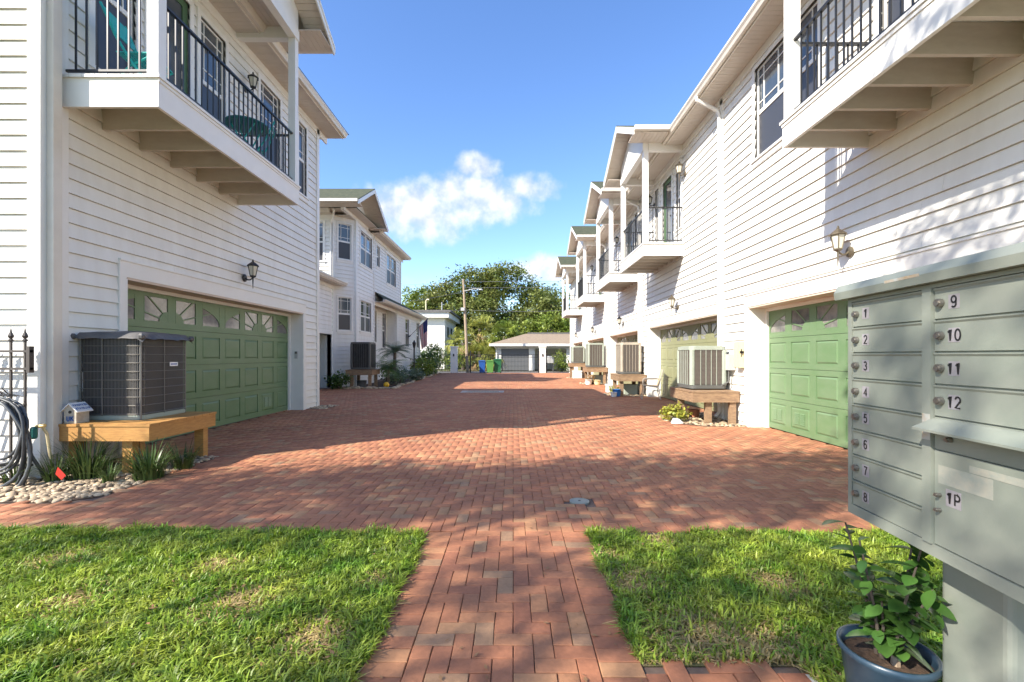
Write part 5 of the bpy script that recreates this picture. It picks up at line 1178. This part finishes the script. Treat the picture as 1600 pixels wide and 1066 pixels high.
# low garage beyond the road
G = thing('detached_garage', (2, 42, 0), 'low garage with tan hip roof and dark grey door beyond the iron gate', 'garage'); gy = 42.0
FG = Frame((0, gy, 0), (1, 0, 0), (0, -1, 0)); w = MB()
for a, b, c, d in spans(-1.6, 9.0, 0, 2.35, [(-1.10, 1.42, -.2, 2.0), (1.95, 4.85, -.2, 2.0)]): w.fb(FG, a, b, -.2, 0, c, d)
w.fb(FG, -1.6, -1.4, -6, -.2, 0, 2.35); w.fb(FG, -1.4, 9, -6.2, -6, 0, 2.35); w.fb(FG, 1.5, 1.6, -6, -.2, 0, 2.35); w.fb(FG, 1.6, 8.9, -3.2, -3.1, 0, 2.35); w.build('wall', 'stucco', G)
gd = MB(); gd.fb(FG, -1.10, 1.42, -.16, -.1, 0, 2.0, 0); gdo = gd.build('garage_door', 'door_grey', G)
for i in range(5): MB().fb(FG, -1.10, 1.42, -.1, -.085, i * .4 + .012, i * .4 + .388).build('section', 'door_grey', gdo)
r_ = MB(); r_.add([(-2.15, gy - .6, 2.42), (9.6, gy - .6, 2.42), (9.6, gy + 6.8, 2.42), (-2.15, gy + 6.8, 2.42), (1.2, gy + 3.1, 3.5), (6.4, gy + 3.1, 3.5)], [(0, 1, 5, 4), (1, 2, 5), (2, 3, 4, 5), (3, 0, 4), (0, 3, 2, 1)]); rfo = r_.build('roof', 'shingle_tan', G)
MB().box(-2.16, 9.62, gy - .63, gy - .602, 2.22, 2.44).box(-2.17, -2.14, gy - .6, gy + 6.8, 2.22, 2.44).build('fascia', 'trim', G); MB().box(1.4, 6.4, gy + 2.95, gy + 3.25, 3.42, 3.62).build('ridge_cap', 'shingle_dark', rfo)
MB().tube([(-1.75, gy - .55, 2.25), (-1.5, gy - .1, 1.9), (-1.5, gy - .06, .1)], .05, 6).build('downspout', 'trim', G)
# white flat-roofed building beyond the fence
Wb = thing('stucco_building', (-10, 47, 0), 'white stucco building with a dark overhanging flat roof behind the flag', 'building')
MB().box(-16, -7.0, 47, 56, 0, 5.2).build('wall', 'stucco', Wb); MB().box(-16.6, -6.5, 46.4, 56.6, 5.2, 5.75).build('fascia', 'stucco', Wb); MB().box(-16.8, -6.3, 46.2, 56.8, 5.75, 5.95).build('roof', 'shingle_dark', Wb)
for y_, z_ in ((48.4, 3.2), (51, 3.2), (48.4, .9), (51, .9)): wdw = MB().box(-7.02, -6.96, y_, y_ + 1.4, z_, z_ + 1.3).build('window', 'trim', Wb); MB().box(-6.965, -6.95, y_ + .1, y_ + 1.3, z_ + .1, z_ + 1.2).build('pane', 'glass', wdw)
MB().tube([(-9.0, 47.5, 5.9), (-9.0, 47.5, 7.0), (-8.85, 47.4, 7.15), (-8.65, 47.3, 7.1)], .07, 6).build('vent_pipe', 'beige_box', Wb); MB().tube([(-7.4, 47.8, 5.9), (-7.4, 47.8, 6.9)], .05, 6).build('vent_pipe', 'grey_box', Wb)
# utility pole and service wires
up = thing('utility_pole', (-3.75, 37.6, 0), 'leaning wooden utility pole behind the iron gate', 'utility pole'); MB().tube([(-3.72, 37.6, -.1), (-3.90, 37.6, 4), (-4.08, 37.6, 7.6)], [.13, .11, .08], 10).build('pole', 'pole_wood', up)
MB().tube([(-4.02, 37.5, 6.6), (-3.2, 37.2, 6.75), (-2.7, 37.1, 6.72)], .03, 6).build('lamp_arm', 'grey_box', up); MB().lathe((-2.6, 37.1, 6.64), [(.05, .1), (.14, .06), (.16, 0)], 10).build('lamp_head', 'grey_box', up); MB().box(-4.25, -3.95, 37.3, 37.5, 5.0, 5.25).build('splice_box', 'grey_box', up)
def sagline(a, b, sag, n=12): a, b = Vector(a), Vector(b); return [a.lerp(b, i / n) - Vector((0, 0, sag * 4 * (i / n) * (1 - i / n))) for i in range(n + 1)]
WL = ['service wire slanting from the pole lamp arm down to the bay house', 'low wire from the pole splice box towards the stucco building', 'low wire from the pole splice box across the low garage', 'wire from the pole top running behind the bay house', 'upper of two wires from the pole top to the garage row', 'lower of two wires from the pole top to the garage row']
for a, b, sag in (((-4.02, 37.6, 6.6), (-12, 33, 4.8), .2), ((-4.0, 37.6, 5.1), (-13, 36, 5.0), .25), ((-4.0, 37.6, 5.1), (9, 39, 5.6), .3), ((-4.05, 37.6, 7.4), (-40, 40, 7.4), .5), ((-4.05, 37.6, 7.4), (40, 40, 9.6), .5), ((-4.05, 37.6, 6.9), (40, 40, 9.1), .5)):
    wi = thing('overhead_wire', Vector(a), WL.pop(0), 'wire', 'overhead wires'); MB().tube(sagline(a, b, sag), .012, 5).build('cable', 'wire', wi)
# trees
def tree(name, base, trunk_h, lobes, nclump, nleaf, spread, leaf, mt, label, rt=.4, cat='tree', group=None, bare=.0):
    t = thing(name, base, label, cat, group); b = Vector(base)
    top = b + Vector((0, 0, trunk_h)); MB().tube([b - Vector((0, 0, .1)), b + Vector((.1, 0, trunk_h * .5)), top], [rt, rt * .8, rt * .65], 9).build('trunk', 'bark', t)
    for c, r in lobes:
        c = Vector(c); midp = top.lerp(c, .5) + Vector((random.uniform(-.5, .5), random.uniform(-.5, .5), .3)); lim = MB().tube([top, midp, c], [rt * .5, rt * .3, rt * .12], 7)
        for q in range(4):
            e = c + Vector((random.uniform(-.8, .8) * r[0], random.uniform(-.8, .8) * r[1], random.uniform(-.3, .8) * r[2])); lim.tube([midp.lerp(c, .5), c.lerp(e, .5) + Vector((0, 0, .2)), e], [rt * .2, rt * .1, rt * .04], 5)
        lim.build('limb', 'bark', t)
    crown_obj('crown', clumped(lobes, nclump, nleaf, spread), leaf, mt, t, .55); return t
random.seed(3)
tree('oak_tree', (-4.5, 60, 0), 4.0, [((-5.5, 60, 9.6), (4.2, 3.5, 2.9)), ((-1.0, 60, 10.6), (4.0, 3.5, 2.8)), ((-9.8, 60, 8.0), (3.4, 3, 2.5)), ((3.2, 60, 8.2), (3.2, 3, 2.4)), ((-4.5, 58, 6.3), (5.5, 3, 2.0)), ((1.5, 58.5, 5.8), (3.5, 3, 1.8)), ((-8.5, 59, 5.4), (3.5, 2.5, 1.8)), ((5.5, 60, 6.4), (2.6, 2.5, 2.0))], 430, 95, .62, .36, 'oak_leaf', 'big spreading oak rising behind the utility pole', .55)
tree('oak_tree', (5.2, 56, 0), 3.0, [((4.6, 56, 7.6), (2.6, 2.5, 2.4)), ((6.8, 56, 5.2), (3.0, 2.5, 2.4))], 100, 80, .55, .32, 'oak_leaf', 'dark oak behind the low garage roof', .4)
tree('bushy_tree', (4.5, 50, 0), 1.8, [((4.2, 50, 4.2), (3.2, 2.0, 1.9)), ((0.6, 51, 3.6), (2.6, 2.0, 1.7))], 110, 80, .45, .30, 'lime_leaf', 'bright green bushy tree above the low garage roof', .25)
tree('bushy_tree', (-13.5, 62, 0), 3.0, [((-12.4, 62, 8.3), (3.0, 2.5, 2.5)), ((-16, 62, 6.2), (3, 2.5, 2.6))], 120, 80, .5, .34, 'lime_leaf', 'light green tree behind the white stucco building', .35)
tree('oak_tree', (16, 62, 0), 3.0, [((14, 62, 7), (5, 3, 3.2)), ((20, 62, 6.4), (5, 3, 3))], 90, 70, .7, .4, 'oak_leaf', 'oak standing beyond the end of the garage row', .45)
tree('oak_tree', (-24, 60, 0), 3.0, [((-22, 60, 7), (5, 3, 3.2)), ((-28, 60, 6.4), (5, 3, 3))], 90, 70, .7, .4, 'oak_leaf', 'oak standing left of the white stucco building', .45)
def fan_palm(base, h, n, L, label, mt='palm_leaf'):
    t = thing('cabbage_palm', base, label, 'palm', 'palms behind the gate'); b = Vector(base); MB().tube([b - Vector((0, 0, .1)), b + Vector((.05, 0, h))], [.2, .16], 8).build('trunk', 'bark', t)
    for nm, mm_, cnt, lo, hi in (('fronds', mt, n, -.5, 1.3), ('dead_fronds', 'dead_frond', n // 4, -1.3, -.7)):
        V, Q, rn = [], [], []
        for i in range(cnt):
            a = random.uniform(0, 6.28); an = random.uniform(lo, hi); d = Vector((math.cos(a) * math.cos(an), math.sin(a) * math.cos(an), math.sin(an))); p = b + Vector((.05, 0, h)) + d * L * random.uniform(.35, .6); side = Vector((-math.sin(a), math.cos(a), 0)); rv = random.random()
            for k in range(17):
                th = (k - 8) / 8 * 1.5; dd = (d * math.cos(th) + side * math.sin(th)); l = L * .62 * random.uniform(.8, 1.1); m_ = p + dd * l * .6; tip = p + dd * l * .9 + Vector((0, 0, -.38 * l)); w = side.cross(dd).cross(dd) * .02 + side * .045 * math.cos(th) + d * .045 * math.sin(th); b0 = len(V)
                V.extend([tuple(p - w * .4), tuple(p + w * .4), tuple(m_ + w), tuple(m_ - w), tuple(tip)]); V.append(tuple(tip + w * .2)); Q.extend([(b0, b0 + 1, b0 + 2, b0 + 3), (b0 + 3, b0 + 2, b0 + 5, b0 + 4)]); rn.extend([rv, rv])
        quads_obj(nm, V, Q, mm_, t, rnd=rn, stuff=False)
random.seed(8)
fan_palm((-3.0, 44.5, 0), 1.3, 34, 2.0, 'low yellow-green cabbage palm beside the utility pole'); fan_palm((-1.9, 43.2, 0), 1.0, 30, 1.7, 'low cabbage palm with brown fronds behind the bins'); fan_palm((-4.9, 45.0, 0), 2.6, 32, 1.9, 'tall cabbage palm between the stucco building and the pole'); fan_palm((-3.6, 49, 0), 4.2, 34, 2.0, 'tallest cabbage palm under the big oak'); fan_palm((-1.0, 48, 0), 3.4, 30, 1.9, 'cabbage palm beside the low garage eave', 'lime_leaf')
bush((-5.0, 40.2), (1.3, .8, .95), 1400, .17, 'lime_leaf', 'light hedge behind the white gate pillar', 'hedge', 30); bush((-7.4, 40.6), (1.6, .8, 1.1), 1400, .18, 'shrub_leaf', 'dark hedge in front of the white stucco building', 'hedge', 30)
bush((4.15, 39.6), (.85, .7, .85), 1500, .15, 'lime_leaf', 'clipped hedge before the dark carport', 'hedge', 34)
gs = thing('patio_grill', (2.95, 38.6, 0), 'grey metal grill standing behind the gate pillar', 'grill'); MB().rrect(.9, .5, .08, .75, 1.05, cx=2.95, cy=38.6).build('firebox', 'grey_box', gs); MB().lathe((2.95, 38.6, 1.05), [(.45, 0), (.42, .15), (.25, .25), (.001, .27)], 14, sx=1, sy=.56, cap=False).build('lid', 'grey_box', gs)
for sx in (-1, 1):
    for sy in (-1, 1): MB().tube([(2.95 + sx * .38, 38.6 + sy * .2, -.05), (2.95 + sx * .38, 38.6 + sy * .2, .76)], .025, 6).build('leg', 'ac_dark', gs)
thk = quads_obj('thicket', *leaf_quads(clumped([((x, 53 + 1.5 * math.sin(x * 1.3), 1.7), (1.6, 1.2, 1.7)) for x in np.arange(-14, 12, 1.6)], 260, 60, .42), .30, .55), 'lime_leaf', rnd=RNG.random(0) if False else None); tag(thk, 'thicket of green undergrowth beneath the big oak', 'undergrowth')
wood = quads_obj('far_wood', *leaf_quads(clumped([((x, 85 + 6 * math.sin(x), 4.5), (7, 4, 4.5)) for x in range(-90, 91, 9)], 500, 40, 1.1), .8, .6), 'oak_leaf', rnd=None); tag(wood, 'distant dark tree line beyond the road', 'trees')
# the live oak behind the camera whose leaves dapple the lawn, walk and mailboxes
random.seed(4); RNG = np.random.default_rng(12)
tree('live_oak', (-9.2, -4.6, 0), 3.2, [((-9.6, -1.2, 7.4), (2.2, 1.3, .9)), ((-6.6, -1.0, 7.6), (2.2, 1.3, .9)), ((-4.0, -.7, 7.7), (1.9, 1.3, .8))], 440, 50, .24, .11, 'oak_leaf', 'live oak on the lawn whose branches shade the drive', .10)
tree('live_oak', (-4.2, -7.5, 0), 3.2, [((-7.4, -3.3, 7.2), (1.7, 1.1, .8)), ((-5.0, -3.5, 7.0), (1.7, 1.4, .9)), ((-1.4, .2, 8.3), (1.6, 1.0, .5))], 165, 44, .22, .105, 'oak_leaf', 'live oak behind the mailbox whose thin crown dapples the walk', .09)

random.seed(31); lv = []
for k in range(260):
    yy = 1.9 + 9 * random.random() ** 1.6; xx = random.uniform(-.55 * yy, .55 * yy) if yy > 3.6 else random.uniform(-2.2, 1.2); lv.append((max(-4, min(4.3, xx)), yy, .006 if (yy > 3.55 or PX0 < xx < PX1) else .03))
Vl, Ql = leaf_quads(np.array(lv), .035, .45); Vl[:, 2] = np.repeat(np.array(lv)[:, 2], 4) + np.abs(Vl[:, 2] - np.repeat(np.array(lv)[:, 2], 4)) * .25
fall = quads_obj('fallen_leaves', Vl, Ql, 'leaf_litter'); tag(fall, 'scattered dry fallen leaves on the brick paving and lawn', 'leaves')
